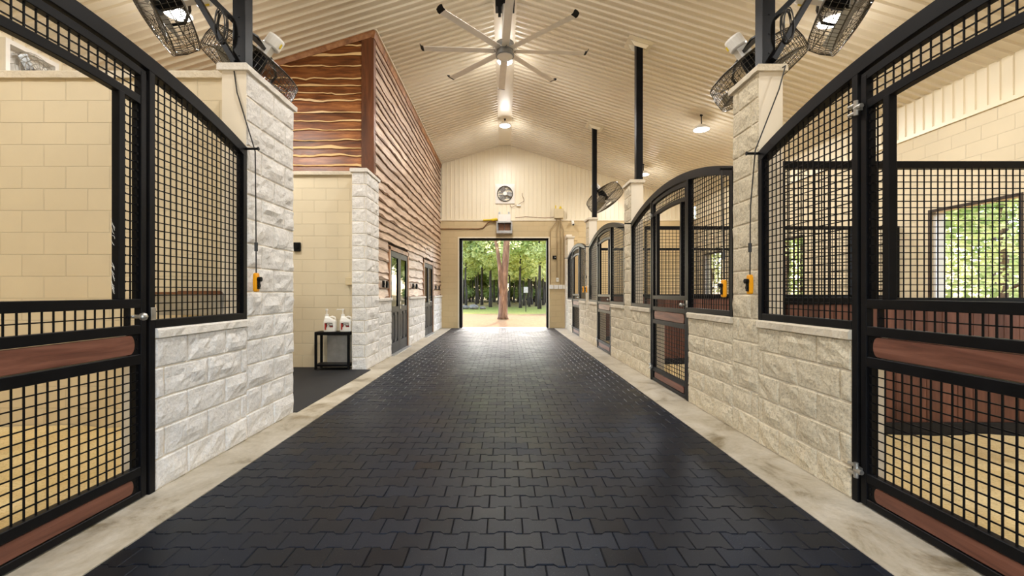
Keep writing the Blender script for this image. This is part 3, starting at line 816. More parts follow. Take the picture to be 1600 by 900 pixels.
for k in range(8):
    a = math.radians(3+45*k); c_, s_ = math.cos(a), math.sin(a)
    P = lambda q, w, z: (q*c_-w*s_, q*s_+w*c_, z)
    prof = [(-.065, -.012), (-.03, .010), (.02, .016), (.062, .004), (.065, -.004), (.0, -.006), (-.04, -.010)]
    mb = MB(); mb.rings([[P(q, w, z+.03) for w, z in prof] for q in (.15, .5, 1.0, 1.44)])
    b = mb.build('blade', M['blade'], r)
    mb = MB(); mb.rings([[P(q, w*1.08, z*1.2+.03+dz) for w, z in prof] for q, dz in ((1.435, 0), (1.475, .01), (1.50, .05))]); mb.build('blade_tip', M['black_matte'], b)

# ------------------------------------------------------------------ cage fans
def cage_fan(loc, axis, label, up=(0, 0, 1), R=.46, scale=1.0, boxrot=0, arm_to=None):
    r = empty('cage_fan', loc, (0, 0, 0), label, 'fan', 'wire cage fans')
    q = Vector(axis).normalized().to_track_quat('Z', 'Y'); q = q @ Quaternion((0, 0, 1), boxrot)
    r.rotation_euler = q.to_euler(); r.scale = (scale,)*3
    D = .12
    circ = lambda rr, z, n=36: [(rr*math.cos(2*PI*k/n), rr*math.sin(2*PI*k/n), z) for k in range(n)]
    mb = MB()
    for sg in (-1, 1):
        for rr in (.09, .115, .14, .165, .19, .215, .24, .265, .29, .315, .34, .365, .39, .415, .44): mb.tube(circ(rr, sg*(D+.07*(1-(rr/R)**2))), .0026, 4, closed=True)
        mb.tube(circ(R, sg*D), .006, 5, closed=True)
        for k in range(24):
            a = 2*PI*k/24
            mb.tube([(rr*math.cos(a+.35*(R-rr)), rr*math.sin(a+.35*(R-rr)), sg*(D+.07*(1-(rr/R)**2))) for rr in (.08, .2, .32, .42, R)], .003, 4)
    for k in range(72):
        a = 2*PI*k/72; mb.tube([(R*math.cos(a), R*math.sin(a), -D), ((R+.012)*math.cos(a), (R+.012)*math.sin(a), 0), (R*math.cos(a), R*math.sin(a), D)], .0026, 4)
    for z in (-.06, 0, .06): mb.tube(circ(R+.008, z), .003, 4, closed=True)
    mb.build('cage', M['wire'], r)
    mb = MB(); mb.lathe([(.02, -.20), (.075, -.19), (.085, -.10), (.085, .02), (.05, .05), (.02, .055)], 18); mb.build('motor', M['black_matte'], r, smooth=False)
    for k in range(4):
        a = PI/2*k+.3; mb = MB(); rg = []
        for i, rr in enumerate((.05, .18, .3, .41)):
            ww = .07+.05*i/3; tw = .6-.25*i/3; cs, sn = math.cos(a), math.sin(a); t_ = Vector((-sn, cs, 0)); e = Vector((cs, sn, 0))
            c0 = e*rr+Vector((0, 0, .05)); f = t_*math.cos(tw)+Vector((0, 0, 1))*math.sin(tw); nn = f.cross(e)*.003
            rg.append([c0-f*ww+nn, c0+f*ww+nn, c0+f*ww-nn, c0-f*ww-nn])
        mb.rings(rg); mb.build('blade', M['grey_metal'], r)
    mb = MB(); mb.tube([(-.46, 0, -.02), (-.48, 0, -.20), (-.25, 0, -.27), (.25, 0, -.27), (.48, 0, -.20), (.46, 0, -.02)], .016, 6)
    mb.build('yoke', M['black'], r)
    mb = MB(); mb.lathe([(.001, -.0), (.085, 0), (.09, .02), (.09, .12), (.08, .135), (.001, .135)], 20, (-.02, -.02, -.46)); mb.box(-.05, .05, -.06, .06, -.33, -.2); bx = mb.build('motor_box', M['white_plastic'], r)
    mb = MB()
    for k in range(4):
        a0, a1 = -PI/2+.12*k-.24, -PI/2+.12*(k+1)-.24
        mb.add([(.0915*math.cos(a0), -.02+.0915*math.sin(a0), -.42), (.0915*math.cos(a1), -.02+.0915*math.sin(a1), -.42), (.0915*math.cos(a1), -.02+.0915*math.sin(a1), -.37), (.0915*math.cos(a0), -.02+.0915*math.sin(a0), -.37)], [(0, 1, 2, 3)])
    mb.build('sticker', M['yellow_label'], bx)
    if arm_to:
        mb = MB(); inv = (Matrix.Translation(loc) @ q.to_matrix().to_4x4()).inverted(); p = inv @ Vector(arm_to); p /= scale
        mb.bar((0, 0, -.27), p, .035); mb.build('mount_arm', M['black'], r)
    return r
cage_fan((2.74, 4.64, 3.67), (.50, -.10, -.84), 'wire cage fan behind the post on the nearest right pillar', arm_to=(2.46, 4.10, 3.75))
cage_fan((-2.78, 4.68, 3.72), (-.50, -.10, -.84), 'wire cage fan behind the post on the left pillar', arm_to=(-2.50, 4.13, 3.8))
cage_fan((3.42, 4.25, 4.17), (.72, -.45, -.5), 'cage fan at the top right edge in front of a bright lamp', arm_to=(3.02, 4.0, 4.36))
cage_fan((-3.45, 4.25, 4.17), (-.72, -.45, -.5), 'cage fan at the top left in front of a bright lamp', arm_to=(-3.06, 4.05, 4.36))
cage_fan((2.90, 12.40, 4.02), (.5, -.26, -.83), 'distant cage fan on the farthest post before the end wall', scale=1.15, arm_to=(2.47, 11.8, 4.1))

# coils of cable on the posts
def coil(loc, rz, label):
    mb = MB(); rnd = random.Random(int(loc[0]*100)); pts = []
    for k in range(7*18):
        a = 2*PI*k/18; w = 1+.10*math.sin(k*.37)
        pts.append((.055*w*math.cos(a), .022*math.sin(k*.21), .15*w*math.sin(a)))
    mb.tube(pts, .0045, 5); o = mb.build('cable_coil', M['cord'], loc=loc); o.rotation_euler = (0, 0, rz)
    return tag(o, label, 'cable', 'coils of fan cable')
coil((2.59, 3.92, 3.72), .2, 'coil of black cable hanging on the right post')
coil((-2.635, 3.96, 3.74), -.2, 'coil of black cable hanging left of the left post')

# ------------------------------------------------------------------ yellow fan speed controllers on cords
def controller(loc, side, cordpts, label):
    r = empty('fan_controller', loc, (0, 0, 0), label, 'fan control', 'yellow hanging fan controls')
    s = side
    mb = MB(); prof = [(.018, -.085), (.026, -.07), (.028, 0), (.026, .06), (.018, .08)]
    poly = [(a, z) for a, z in prof]+[(-a, z) for a, z in reversed(prof)]
    mb.prism(poly, lambda y, z: (-s*.0, y, z), lambda y, z: (-s*.034, y, z)); mb.build('housing', M['yellow'], r, bevel=.006)
    mb = MB(); mb.cyl((-s*.034, 0, .025), (-s*.062, 0, .025), .021, 12); mb.cyl((-s*.034, 0, -.03), (-s*.05, 0, -.03), .016, 10); mb.box(min(-s*.034, -s*.046), max(-s*.034, -s*.046), -.014, .014, -.06, .02); mb.build('knob', M['black_matte'], r)
    L = Vector(loc); mb = MB(); mb.tube([Vector(p)-L for p in cordpts]+[(-s*.017, 0, .078)], .0055, 6)
    p = Vector((-s*.017, 0, .27)); mb.cyl(p, p+Vector((0, 0, .075)), .014, 8); mb.build('cord', M['cord'], r)
    return r
rx = WX-.012
controller((rx-.045, 3.60, 1.345), 1, [(2.30, 4.02, 3.19), (2.32, 3.53, 3.15), (2.26, 3.52, 2.95), (2.085, 3.555, 2.46), (2.062, 3.585, 2.0)], 'yellow fan control with black knob by the nearest right stone pillar')
controller((rx-.045, 4.03, 1.315), 1, [(2.04, 4.01, 2.42), (2.05, 4.02, 2.0)], 'yellow fan control hanging at the near end of the second right stall')
controller((rx-.045, 10.84, 1.36), 1, [(2.04, 10.86, 2.42), (2.05, 10.85, 2.0)], 'small yellow fan control at the far end of the third right stall')
controller((rx-.045, 11.30, 1.36), 1, [(2.04, 11.28, 2.42), (2.05, 11.30, 2.0)], 'small yellow fan control at the near end of the last right stall')
controller((LX+.055, 3.72, 1.365), -1, [(-2.38, 4.02, 3.27), (-2.36, 3.70, 3.28), (-2.31, 3.68, 3.0), (-2.165, 3.70, 2.5), (-2.165, 3.71, 2.0)], 'yellow fan control with black knob by the left stone pillar')

# ------------------------------------------------------------------ left wall vent fan (seen over the stall wall)
a, b, c, d = VENT
r = empty('exhaust_fan', (XL+.03, (a+b)/2, 4.0), (0, 0, 0), 'exhaust fan in a white framed opening high on the left wall', 'exhaust fan')
mb = MB(); w = .05
y0, y1 = a-(a+b)/2, b-(a+b)/2
mb.box(-.1, .03, y0-w, y0, 0, .52); mb.box(-.1, .03, y1, y1+w, 0, .52); mb.box(-.1, .03, y0, y1, .46, .52); mb.box(-.1, .03, y0, y1, -.02, .02); mb.build('frame', M['white_paint'], r)
mb = MB()
for rr in (.06, .11, .16, .21, .25): mb.tube([(.06+.06*(1-(rr/.25)**2), rr*math.cos(q), .22+rr*math.sin(q)) for q in frange(0, 2*PI, 24)[:-1]], .004, 4, closed=True)
for k in range(16):
    q = 2*PI*k/16; mb.tube([(.06+.06*(1-(rr/.25)**2), rr*math.cos(q), .22+rr*math.sin(q)) for rr in (.03, .12, .2, .25)]+[(-.05, .25*math.cos(q), .22+.25*math.sin(q))], .004, 4)
mb.build('cage', M['zinc'], r)
mb = MB()
for i in range(7): mb.bar((-.09, y0, .03+.07*i), (-.09, y1, .03+.07*i), .012, .085, up=(.35, 0, 1))
mb.build('shutter', M['white_paint'], r)
mb = MB(); mb.cyl((-.05, 0, .22), (.05, 0, .22), .06, 14); mb.build('motor', M['grey_metal'], r)
for k in range(3):
    q = 2*PI*k/3; mb = MB(); mb.bar((0, .05*math.cos(q), .22+.05*math.sin(q)), (0, .23*math.cos(q), .22+.23*math.sin(q)), .10, .01, up=(1, .4*math.cos(q+1.5), .4*math.sin(q+1.5))); mb.build('blade', M['grey_metal'], r)

# ------------------------------------------------------------------ things on the far wall
yf = Y1+.0
r = empty('exhaust_fan', (0.0, Y1+.03, 4.81), (0, 0, 0), 'square exhaust fan with round guard on the gable above the far door', 'exhaust fan')
mb = MB(); h = .345; n = 32; R = .275
ring = lambda rr, y: [(rr*math.cos(2*PI*k/n), y, rr*math.sin(2*PI*k/n)) for k in range(n)]
sq = []
for k in range(n):
    a = 2*PI*k/n; c_, s_ = math.cos(a), math.sin(a); m_ = max(abs(c_), abs(s_)); sq.append((h*c_/m_, -.02, h*s_/m_))
mb.rings([[(x, .03, z) for x, y, z in sq], sq, ring(R+.02, -.03), ring(R, -.05), ring(R-.01, -.05), ring(R-.02, .03)], cap=False)
mb.box(-h, h, -.03, .0, h-.03, h+.01)
mb.build('panel', M['white_paint'], r)
mb = MB(); mb.tube(ring(R-.005, -.055), .012, 6, closed=True)
for k in range(12): a = 2*PI*k/12; mb.tube([(.07*math.cos(a), -.08, .07*math.sin(a)), (R*math.cos(a), -.055, R*math.sin(a))], .003, 4)
mb.build('guard', M['black_matte'], r)
mb = MB(); mb.cyl((0, -.10, 0), (0, .0, 0), .07, 16); mb.build('motor', M['white_plastic'], r)
for k in range(3):
    a = 2*PI*k/3+PI/2+.5; mb = MB(); t_ = Vector((-math.sin(a), .5, math.cos(a))).normalized(); e = Vector((math.cos(a), 0, math.sin(a)))
    rg = []
    for rr, ww in ((.05, .05), (.15, .09), (.25, .11)):
        c0 = e*rr+Vector((0, -.02, 0)); nn = t_.cross(e)*.003; rg.append([c0-t_*ww+nn, c0+t_*ww+nn, c0+t_*ww-nn, c0-t_*ww-nn])
    mb.rings(rg); mb.build('blade', M['galv'], r)
mb = MB()
for i in range(6): mb.bar((-R, .035, -R+.05+i*.1), (R, .035, -R+.05+i*.1), .02, .075, up=(0, .5, 1))
mb.build('shutter', M['galv'], r)

r = empty('power_cord', (.42, Y1+.0, 4.4), (0, 0, 0), 'tan cord with a small switch hanging beside the gable exhaust fan', 'cord')
mb = MB(); mb.tube([(-.24, 0, .0), (-.2, 0, -.07), (-.12, 0, -.05), (-.04, -.01, .0), (.05, -.01, .02), (.14, 0, .08), (.26, 0, .15), (.26, 0, .22), (.2, 0, .34), (.2, 0, .44)], .008, 6); mb.build('cord', M['brown_trim'], r)
mb = MB(); mb.box(.0, .15, -.03, .02, -.03, .02); mb.build('switch_box', M['white_plastic'], r, bevel=.004)

r = empty('wall_heater', (-.02, Y1, 3.36), (0, 0, 0), 'white box heater with open hood centred above the far doorway', 'heater')
mb = MB(); mb.box(-.23, .23, -.22, .0, .42, .68); mb.build('housing', M['white_paint'], r, bevel=.012)
mb = MB(); mb.box(-.28, -.24, -.28, 0, 0, .42); mb.box(.24, .28, -.28, 0, 0, .42); mb.box(-.24, .24, -.28, 0, .37, .42); mb.box(-.24, .24, -.28, 0, .0, .1); mb.box(-.24, .24, -.02, 0, .1, .37); mb.build('hood', M['galv'], r, bevel=.004)
for x in (-.2, .01): mb = MB(); mb.box(x, x+.19, -.14, -.02, .11, .36); mb.build('burner', M['brown_trim'], r, bevel=.006)
for x in (-.21, .13): mb = MB(); mb.box(x, x+.06, -.02, 0, .68, .80); mb.build('wall_bracket', M['grey_metal'], r)

r = empty('gas_line', (-1.2, Y1-.0, 3.7), (0, 0, 0), 'yellow fitting and grey pipe running left from the far wall heater', 'pipe')
mb = MB(); mb.tube([(-1.1, -.03, -.15), (.25, -.03, -.15), (.42, -.03, -.12), (.56, -.05, .04), (.7, -.08, .12), (.97, -.1, .1)], .016, 8); mb.build('pipe', M['brown_trim'], r)
mb = MB(); mb.cyl((.42, -.04, .16), (.95, -.08, .18), .026, 8); mb.cyl((.72, -.09, .16), (.92, -.11, .18), .045, 10); mb.build('fitting', M['yellow_label'], r)

r = empty('junction_box', (1.92, Y1, 3.92), (0, 0, 0), 'tan electrical box with two antennas high on the far wall', 'electrical box')
mb = MB(); mb.box(-.165, .165, -.12, .0, 0, .34); mb.build('box', M['tan_box'], r, bevel=.01)
mb = MB(); mb.cyl((-.11, -.06, .34), (-.11, -.06, .46), .018, 8); mb.build('antenna', M['yellow_label'], r)
mb = MB(); mb.lathe([(.06, 0), (.03, .06), (.012, .1)], 10, (.06, -.06, .34)); mb.build('antenna', M['yellow_label'], r)
mb = MB()
xs = (-.30, -.06, .06, .17); tx = (-.08, -.03, .03, .08)
for x0, x1, ze in zip(xs, tx, (-2.36, -2.11, -2.36, -2.36)): mb = MB(); mb.tube([(x1, -.05, 0), (x1, -.04, -.12), (x0, -.03, -.42), (x0, -.03, ze)], .014, 8); mb.build('conduit', M['conduit'], r)
mb = MB(); mb.tube([(-.16, -.03, .05), (-.5, -.03, .02), (-.9, -.03, .05), (-1.2, -.03, .06), (-1.55, -.03, .03)], .012, 6); mb.build('cable', M['brown_trim'], r)
for k in range(4):
    x = 1.66+.165*k; r = empty('outlet_cover', (x, Y1, 1.40), (0, 0, 0), ['pale outlet cover nearest the far door, first of four in a row', 'pale outlet cover, second of four from the far door', 'pale outlet cover, third of four from the far door', 'pale outlet cover farthest from the door, last of four'][k], 'outlet cover', 'row of outlet covers')
    mb = MB(); mb.box(-.073, .073, -.06, 0, -.0, .15); mb.build('plate', M['white_plastic'], r, bevel=.008)
    mb = MB(); mb.cyl((0, -.06, .075), (0, -.064, .075), .008, 8); mb.build('screw', M['zinc'], r)
r = empty('thermostat', (1.88, Y1, 1.66), (0, 0, 0), 'small white switch box above the outlet covers on the far wall', 'switch')
mb = MB(); mb.box(-.045, .045, -.05, 0, 0, .14); mb.build('housing', M['white_plastic'], r, bevel=.006); mb = MB(); mb.box(-.015, .015, -.058, -.05, .045, .095); mb.build('toggle', M['tan_box'], r)
r = empty('door_sensor', (1.77, Y1, 2.47), (0, 0, 0), 'small black box on the tan far wall right of the door', 'sensor')
mb = MB(); mb.box(-.065, .065, -.07, 0, 0, .12); mb.build('housing', M['black_matte'], r, bevel=.006); mb = MB(); mb.cyl((.02, -.07, .06), (.02, -.078, .06), .022, 12); mb.build('dial', M['grey_metal'], r)
r = empty('security_camera', (2.42, Y1, 3.62), (0, 0, 0), 'small white security camera on the far wall near the ceiling', 'camera')
mb = MB(); mb.lathe([(.05, 0), (.05, .03)], 14, (0, -.02, .2)); mb.cyl((0, -.02, .2), (0, -.09, .14), .018, 8); mb.build('mount', M['white_plastic'], r)
mb = MB(); mb.cyl((0, -.07, .17), (0, -.17, .06), .05, 14); mb.build('housing', M['white_plastic'], r); mb = MB(); mb.cyl((0, -.168, .062), (0, -.178, .05), .035, 12); mb.build('lens', M['black_matte'], r)
mb = MB(); mb.box(2.22, 2.52, 15.0, 15.3, 0, 3.1); mb.box(2.20, 2.54, 14.98, 15.3, 3.1, 3.16); struct(mb.build('trim_30', M['block_far']))

# ------------------------------------------------------------------ outlets on the left
def outlet(loc, facing, label, big=1.0):
    rz = {'x': PI/2, '-y': 0}[facing]
    r = empty('outlet', loc, (0, 0, rz), label, 'outlet', 'black outlets')
    mb = MB(); mb.box(-.05*big, .05*big, -.035, 0, -.065*big, .065*big); mb.build('housing', M['black_matte'], r, bevel=.006)
    mb = MB(); mb.cyl((0, -.035, .005), (0, -.045, .005), .03*big, 14); mb.build('cover', M['black'], r)
    return r
outlet((-3.53, 7.27, 2.05), '-y', 'black outlet alone on the tan block wall of the wash bay', 1.15)
for y, lb in ((7.98, 'left black outlet of the pair before the first door'), (8.22, 'right black outlet of the pair before the first door'), (10.55, 'left black outlet of the pair between the two dark doors'), (10.95, 'right black outlet of the pair between the two dark doors'), (14.0, 'left black outlet of the pair past the second door'), (14.7, 'right black outlet of the pair past the second door')):
    outlet((OX+.052, y, 1.43), 'x', lb)
r = empty('switch_box', (-2.60, 7.27, 1.40), (0, 0, 0), 'pale grey switch box on the bay wall beside the stone pilaster', 'electrical box')
mb = MB(); mb.box(-.09, .09, -.08, 0, 0, .13); mb.build('box', M['tan_box'], r, bevel=.008); mb = MB(); mb.cyl((.05, -.04, 0), (.05, -.04, -.10), .02, 8); mb.build('conduit', M['tan_box'], r)

# ------------------------------------------------------------------ metal stand and the two jugs
r = empty('metal_stand', (-2.83, 7.1, 0), (0, 0, 0), 'small black metal stand against the wash bay wall', 'stand')
w = .285; d = .125; H = .63
mb = MB(); mb.box(-w, w, -d, d, H-.012, H); mb.build('top', M['black'], r, bevel=.002)
for z0, z1 in ((H-.055, H-.012), (.06, .10)):
    for y in (-d, d-.035): mb = MB(); mb.box(-w+.035, w-.035, y, y+.035, z0, z1); mb.build('rail', M['black'], r, bevel=.002)
    for x in (-w, w-.035): mb = MB(); mb.box(x, x+.035, -d+.035, d-.035, z0, z1); mb.build('rail', M['black'], r, bevel=.002)
for x in (-w, w-.035):
    for y in (-d, d-.035): mb = MB(); mb.box(x, x+.035, y, y+.035, .012, H-.012); mb.build('leg', M['black'], r, bevel=.002)
mb = MB(); mb.box(-w+.035, w-.035, -d+.03, d-.03, .085, .1); mb.build('shelf', M['black'], r)
mb = MB(); mb.box(-.17, w-.036, d-.022, d-.012, .1, H-.055); mb.build('back_sheet', M['galv'], r)
def jug(x, y, rz, label, spout):
    r = empty('pump_jug', (x, y, H), (0, 0, rz), label, 'jug', 'white pump jugs')
    mb = MB()
    def rr(hw, hd, z, c=.03, dx=0):
        return [(dx+sx*(hw-c)+c*math.cos(q), sy*(hd-c)+c*math.sin(q), z) for sx, sy, q0 in ((1, 1, 0), (-1, 1, PI/2), (-1, -1, PI), (1, -1, 1.5*PI)) for q in frange(q0, q0+PI/2, 4)]
    mb.rings([rr(.088, .06, .001, .03), rr(.095, .066, .012), rr(.095, .066, .17), rr(.088, .06, .19, .03, -.003), rr(.05, .05, .225, .03, -.035), rr(.028, .028, .255, .02, -.055), rr(.026, .026, .262, .02, -.055)])
    body = mb.build('body', M['white_plastic'], r, smooth=False)
    mb = MB(); mb.tube([(-.02, 0, .225), (.03, 0, .246), (.075, 0, .232), (.084, 0, .18)], .016, 8); mb.build('grip', M['white_plastic'], body, smooth=True)
    mb = MB(); mb.cyl((-.055, 0, .258), (-.055, 0, .285), .03, 12); mb.cyl((-.055, 0, .285), (-.055, 0, .35), .009, 8); mb.cyl((-.055, 0, .35), (-.055, 0, .375), .022, 10); mb.tube([(-.055, 0, .362), (-.055+spout*.09, 0, .364), (-.055+spout*.10, 0, .352)], .008, 6); mb.build('pump', M['white_plastic'], r)
    mb = MB(); mb.box(-.072, .064, -.0685, -.0655, .03, .15); lb = mb.build('paper_label', M['white_paint'], body)
    mb = MB(); mb.box(-.07, -.045, -.070, -.068, .035, .145); mb.box(-.045, -.035, -.070, -.068, .08, .145); mb.box(.012, .062, -.070, -.068, .075, .102); mb.build('label_print', M['red_label'], lb)
    mb = MB()
    for pts in ([(-.06, .13), (-.02, .145), (.055, .142)], [(-.035, .135), (-.03, .10), (-.04, .075)], [(-.02, .115), (.01, .125), (.0, .09), (.03, .115), (.028, .085), (.055, .12), (.055, .08)]):
        mb.tube([(a, -.0705, b) for a, b in pts], .0055, 5)
    mb.build('label_mark', M['black_matte'], lb)
    return r
jug(-2.885, 7.05, .1, 'white pump jug standing clear on the left of the black stand', .0)
jug(-2.63, 7.08, .1, 'white pump jug partly hidden behind the stone pilaster', -1)

# ------------------------------------------------------------------ feed trough and cobweb in the left stall
r = empty('feed_trough', (-2.72, 3.95, 1.08), (0, 0, 0), 'grey metal feed trough on the block wall behind the left mesh panel', 'trough')
mb = MB(); P = lambda hw, yo, z: [(-hw, -yo, z), (hw, -yo, z), (hw, 0, z), (-hw, 0, z)]
mb.rings([P(.28, .26, 0), P(.29, .30, .19), P(.275, .285, .19), P(.265, .245, .02)], cap=True); mb.build('bin', M['galv'], r, bevel=.003)
mb = MB(); mb.box(-.295, .295, -.31, -.285, .18, .20); mb.box(-.295, .295, -.02, .0, .18, .21); mb.build('rim', M['brown_trim'], r)
mb = MB(); rnd = random.Random(4)
for k in range(16):
    z = 1.26+.42*rnd.random()**1.5; a = rnd.uniform(-.006, .006)
    mb.tube([(-2.262, 2.477, z), (-2.268+a, 2.4735, z+rnd.uniform(.0, .03)), (-2.285, 2.477, z+rnd.uniform(.02, .09))], .0011, 4)
tag(mb.build('cobweb', M['white_plastic']), 'wisps of cobweb on the upright bar of the left gate', 'cobweb', None, 'stuff')

# ------------------------------------------------------------------ trees outside
def leaves(mb, c, rad, n, size, rnd, hollow=.3):
    tb = rnd.uniform(.2, .85)
    for _ in range(n):
        while True:
            p = Vector((rnd.uniform(-1, 1), rnd.uniform(-1, 1), rnd.uniform(-1, 1)))
            if hollow < p.length < 1: break
        p = Vector((c[0]+p.x*rad[0], c[1]+p.y*rad[1], c[2]+p.z*rad[2]))
        a = Vector((rnd.gauss(0, 1), rnd.gauss(0, 1), rnd.gauss(0, .6))).normalized(); b = a.cross(Vector((rnd.gauss(0, 1), rnd.gauss(0, 1), rnd.gauss(0, 1)))).normalized()
        s = size*rnd.uniform(.6, 1.3); mb.val = max(0, min(1, rnd.gauss(tb, .2)))
        mb.add([p-a*s, p+b*s*.45, p+a*s, p-b*s*.45], [(0, 1, 2, 3)])
def tree(loc, h, r0, crown_z, crown_r, nl, leafm, barkm, label, group, seed, lean=(0, 0), size=.22, branches=9, cat='tree'):
    rnd = random.Random(seed); r = empty('forest_tree', loc, (0, 0, rnd.uniform(0, 6)), label, cat, group)
    mb = MB(); pts = [Vector((lean[0]*(i/8)**1.4+.12*noise.noise((i*.6, seed, 1)), lean[1]*(i/8)+.12*noise.noise((i*.6, seed, 7)), h*i/8-.05)) for i in range(9)]
    mb.tube(pts, [r0*(1.35 if i == 0 else 1)*(1-.085*i) for i in range(9)], 9)
    cents = []
    for k in range(branches):
        z = crown_z[0]+(crown_z[1]-crown_z[0])*(k+.5)/branches; a = rnd.uniform(0, 2*PI); f = min(.98, max(.05, z/h)); i = int(f*8); P0 = pts[min(i, 8)]
        q = crown_r*rnd.uniform(.35, .8); P1 = P0+Vector((q*math.cos(a), q*math.sin(a), rnd.uniform(.3, 1.1)))
        mb.tube([P0, (P0+P1)/2+Vector((0, 0, .2)), P1], [r0*.35, r0*.22, r0*.1], 6); cents.append(P1)
    mb.build('trunk', barkm, r, smooth=True)
    mb = MB()
    for c0 in cents: leaves(mb, c0, (crown_r*.5, crown_r*.5, crown_r*.36), nl//branches, size, rnd)
    mb.build('foliage', leafm, r)
    return r
TB = 'slender dark-trunked tree in the woods beyond the far doorway'
GB = 'woods beyond the far doorway'
v1 = tree((-3.4, 37, 0), 9.2, .10, (3.9, 9.2), 2.5, 3000, M['leaf_green'], M['trunk_dark'], TB, GB, 11, size=.20)
v2 = tree((1.3, 36, 0), 8.4, .11, (3.5, 8.4), 2.4, 2900, M['leaf_pale'], M['trunk_dark'], TB, GB, 12, size=.18)
v3 = tree((2.75, 34, 0), 9.6, .13, (4.2, 9.6), 2.6, 3000, M['leaf_green'], M['trunk_dark'], TB, GB, 13, size=.20)
US = 'leafy understorey tree with pale low crown beyond the far doorway'
v4 = tree((4.2, 33, 0), 6.5, .09, (2.7, 6.5), 2.2, 3600, M['leaf_pale'], M['trunk_dark'], US, 'understorey beyond the far doorway', 14, size=.15)
v5 = tree((-5.0, 40, 0), 7.5, .09, (2.6, 7.5), 2.3, 3600, M['leaf_green'], M['trunk_dark'], US, 'understorey beyond the far doorway', 15, size=.15)
rnd = random.Random(21)
for k in range(26):
    d = rnd.uniform(38, 62); x = rnd.uniform(-.125, .12)*d
    o = copy_tree(rnd.choice((v1, v2, v2, v3))); o.location = (x, d, 0); o.rotation_euler.z = rnd.uniform(0, 6); o.scale = (1, 1, rnd.uniform(.85, 1.15))
for k in range(12):
    d = rnd.uniform(36, 58); x = rnd.uniform(-.13, .13)*d
    o = copy_tree(rnd.choice((v4, v5))); o.location = (x, d, 0); o.rotation_euler.z = rnd.uniform(0, 6)
for k in range(34):
    d = rnd.uniform(64, 84); x = -.15*d+.30*d*k/33
    o = copy_tree(rnd.choice((v4, v5)) if k % 3 else rnd.choice((v1, v3))); o.location = (x, d, -.4); o.rotation_euler.z = rnd.uniform(0, 6); o.scale = (1.5, 1.5, 1.15)
v6 = tree((-9, 60, 0), 4.2, .07, (.5, 4.2), 2.0, 3000, M['leaf_green'], M['trunk_dark'], 'low bushy thicket tree at the back of the woods beyond the doorway', 'thicket at the back of the woods', 16, size=.17)
for k in range(22):
    d = 58+10*((k*7) % 5)/5; x = -.15*d+.29*d*k/21
    o = copy_tree(v6); o.location = (x, d, -.2); o.rotation_euler.z = k*1.3
# the big forked tree in the yard
r = empty('yard_tree', (-.10, 20.9, 0), (0, 0, 0), 'large fork-trunked tree standing in the sandy yard before the doorway', 'tree')
mb = MB(); mb.tube([(0, 0, -.05), (.0, 0, .12), (.01, 0, .6), (.02, 0, 1.2), (.06, 0, 2.0), (.14, 0, 3.0), (.24, .05, 4.6), (.3, .1, 7), (.5, .2, 10)], [.30, .245, .225, .21, .175, .165, .155, .14, .10], 14)
mb.tube([(-.03, -.05, .9), (-.10, -.08, 1.7), (-.14, -.08, 2.4), (-.24, -.05, 3.2), (-.42, 0, 4.2), (-.75, .1, 6), (-1.3, .3, 9)], [.13, .12, .105, .09, .085, .075, .05], 10)
for a, b in (((.28, .1, 6.5), (2.2, 1, 8.6)), ((.4, .1, 8), (-1.5, -1, 10)), ((-.75, .1, 6), (-2.6, 1, 7.6)), ((.3, .1, 7), (1.4, -1.6, 9))): mb.tube([a, [(p+q)/2 for p, q in zip(a, b)], b], [.07, .05, .02], 6)
tk = mb.build('trunk', M['trunk'], r, smooth=True)
mb = MB(); rnd = random.Random(5)
for c0 in ((2.2, 1, 8.8), (-1.5, -1, 10.2), (-2.6, 1, 7.8), (1.4, -1.6, 9.2), (.5, .2, 10.6), (-1.3, .3, 9.2)): leaves(mb, c0, (1.3, 1.3, .9), 420, .14, rnd)
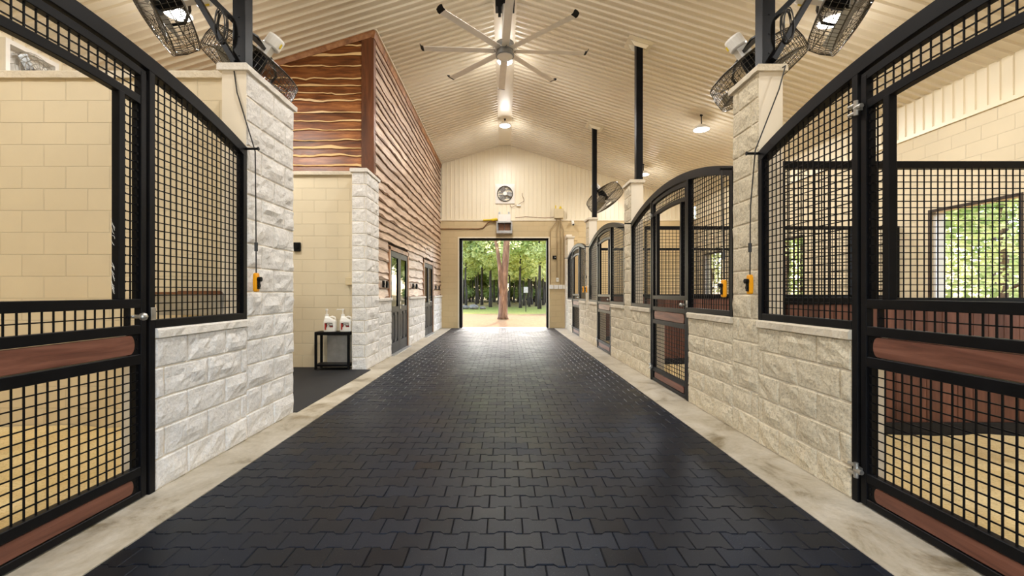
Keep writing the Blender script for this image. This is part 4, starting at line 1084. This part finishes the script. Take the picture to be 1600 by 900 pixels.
for c0 in ((.1, .3, 8.3), (-.9, 0, 7.3), (1.1, .1, 7.2), (-.2, .4, 9.2)): leaves(mb, c0, (1.0, .7, .22), 190, .15, rnd)  # leaf clusters out of view, added to dapple the sun patch inside the door
leaves(mb, (-.4, .1, 3.6), (.55, .4, .5), 90, .07, rnd); leaves(mb, (.55, .1, 4.0), (.45, .4, .6), 80, .07, rnd)
mb.build('foliage', M['leaf_pale'], r)
# trees outside the right wall windows
TR = 'tree with pale leaves outside the right stall windows'
w1 = tree((12.5, 10.0, 0), 11, .10, (1.6, 11), 3.0, 4200, M['leaf_pale'], M['trunk'], TR, 'trees outside the right windows', 31, size=.13, branches=12)
w2 = tree((15, 15.5, 0), 10, .11, (1.2, 10), 3.2, 4200, M['leaf_green'], M['trunk'], TR, 'trees outside the right windows', 32, size=.14, branches=12)
for x, y in ((14.5, 12.4), (20, 17.5), (19, 20), (24, 24), (13, 17), (17, 24.5), (22, 34), (26, 20.5), (14.5, 22), (16, 33), (20, 27)):
    o = copy_tree(rnd.choice((w1, w2))); o.location = (x, y, 0); o.rotation_euler.z = rnd.uniform(0, 6)
# rocks at the wood's edge
for k, (x, y, s) in enumerate(((-3.15, 33.5, .34), (-2.4, 33.2, .36), (-1.75, 33.4, .26), (-2.5, 34.05, .40))):
    mb = MB(); rg = []
    for i in range(7):
        ph = PI*i/6; rg.append([(s*math.sin(ph)*math.cos(q)*(1+.3*noise.noise((q, ph, k))), s*math.sin(ph)*math.sin(q)*(1+.3*noise.noise((q+3, ph, k))), s*.75*(1-math.cos(ph))*.5*1.4) for q in frange(0, 2*PI, 10)[:-1]])
    mb.rings(rg); tag(mb.build('rock', M['rock'], loc=(x, y, -.08)), 'grey rock in the small pile at the edge of the woods', 'rock', 'rock pile by the woods')
r = empty('feeder_box', (1.42, 29.0, 0), (0, 0, 0), 'small pale box on a stake at the edge of the woods', 'box')
mb = MB(); mb.bar((0, 0, -.05), (0, 0, 1.3), .05); mb.build('stake', M['trunk_dark'], r); mb = MB(); mb.box(-.14, .14, -.1, .1, 1.25, 1.65); mb.build('box', M['galv'], r, bevel=.01)
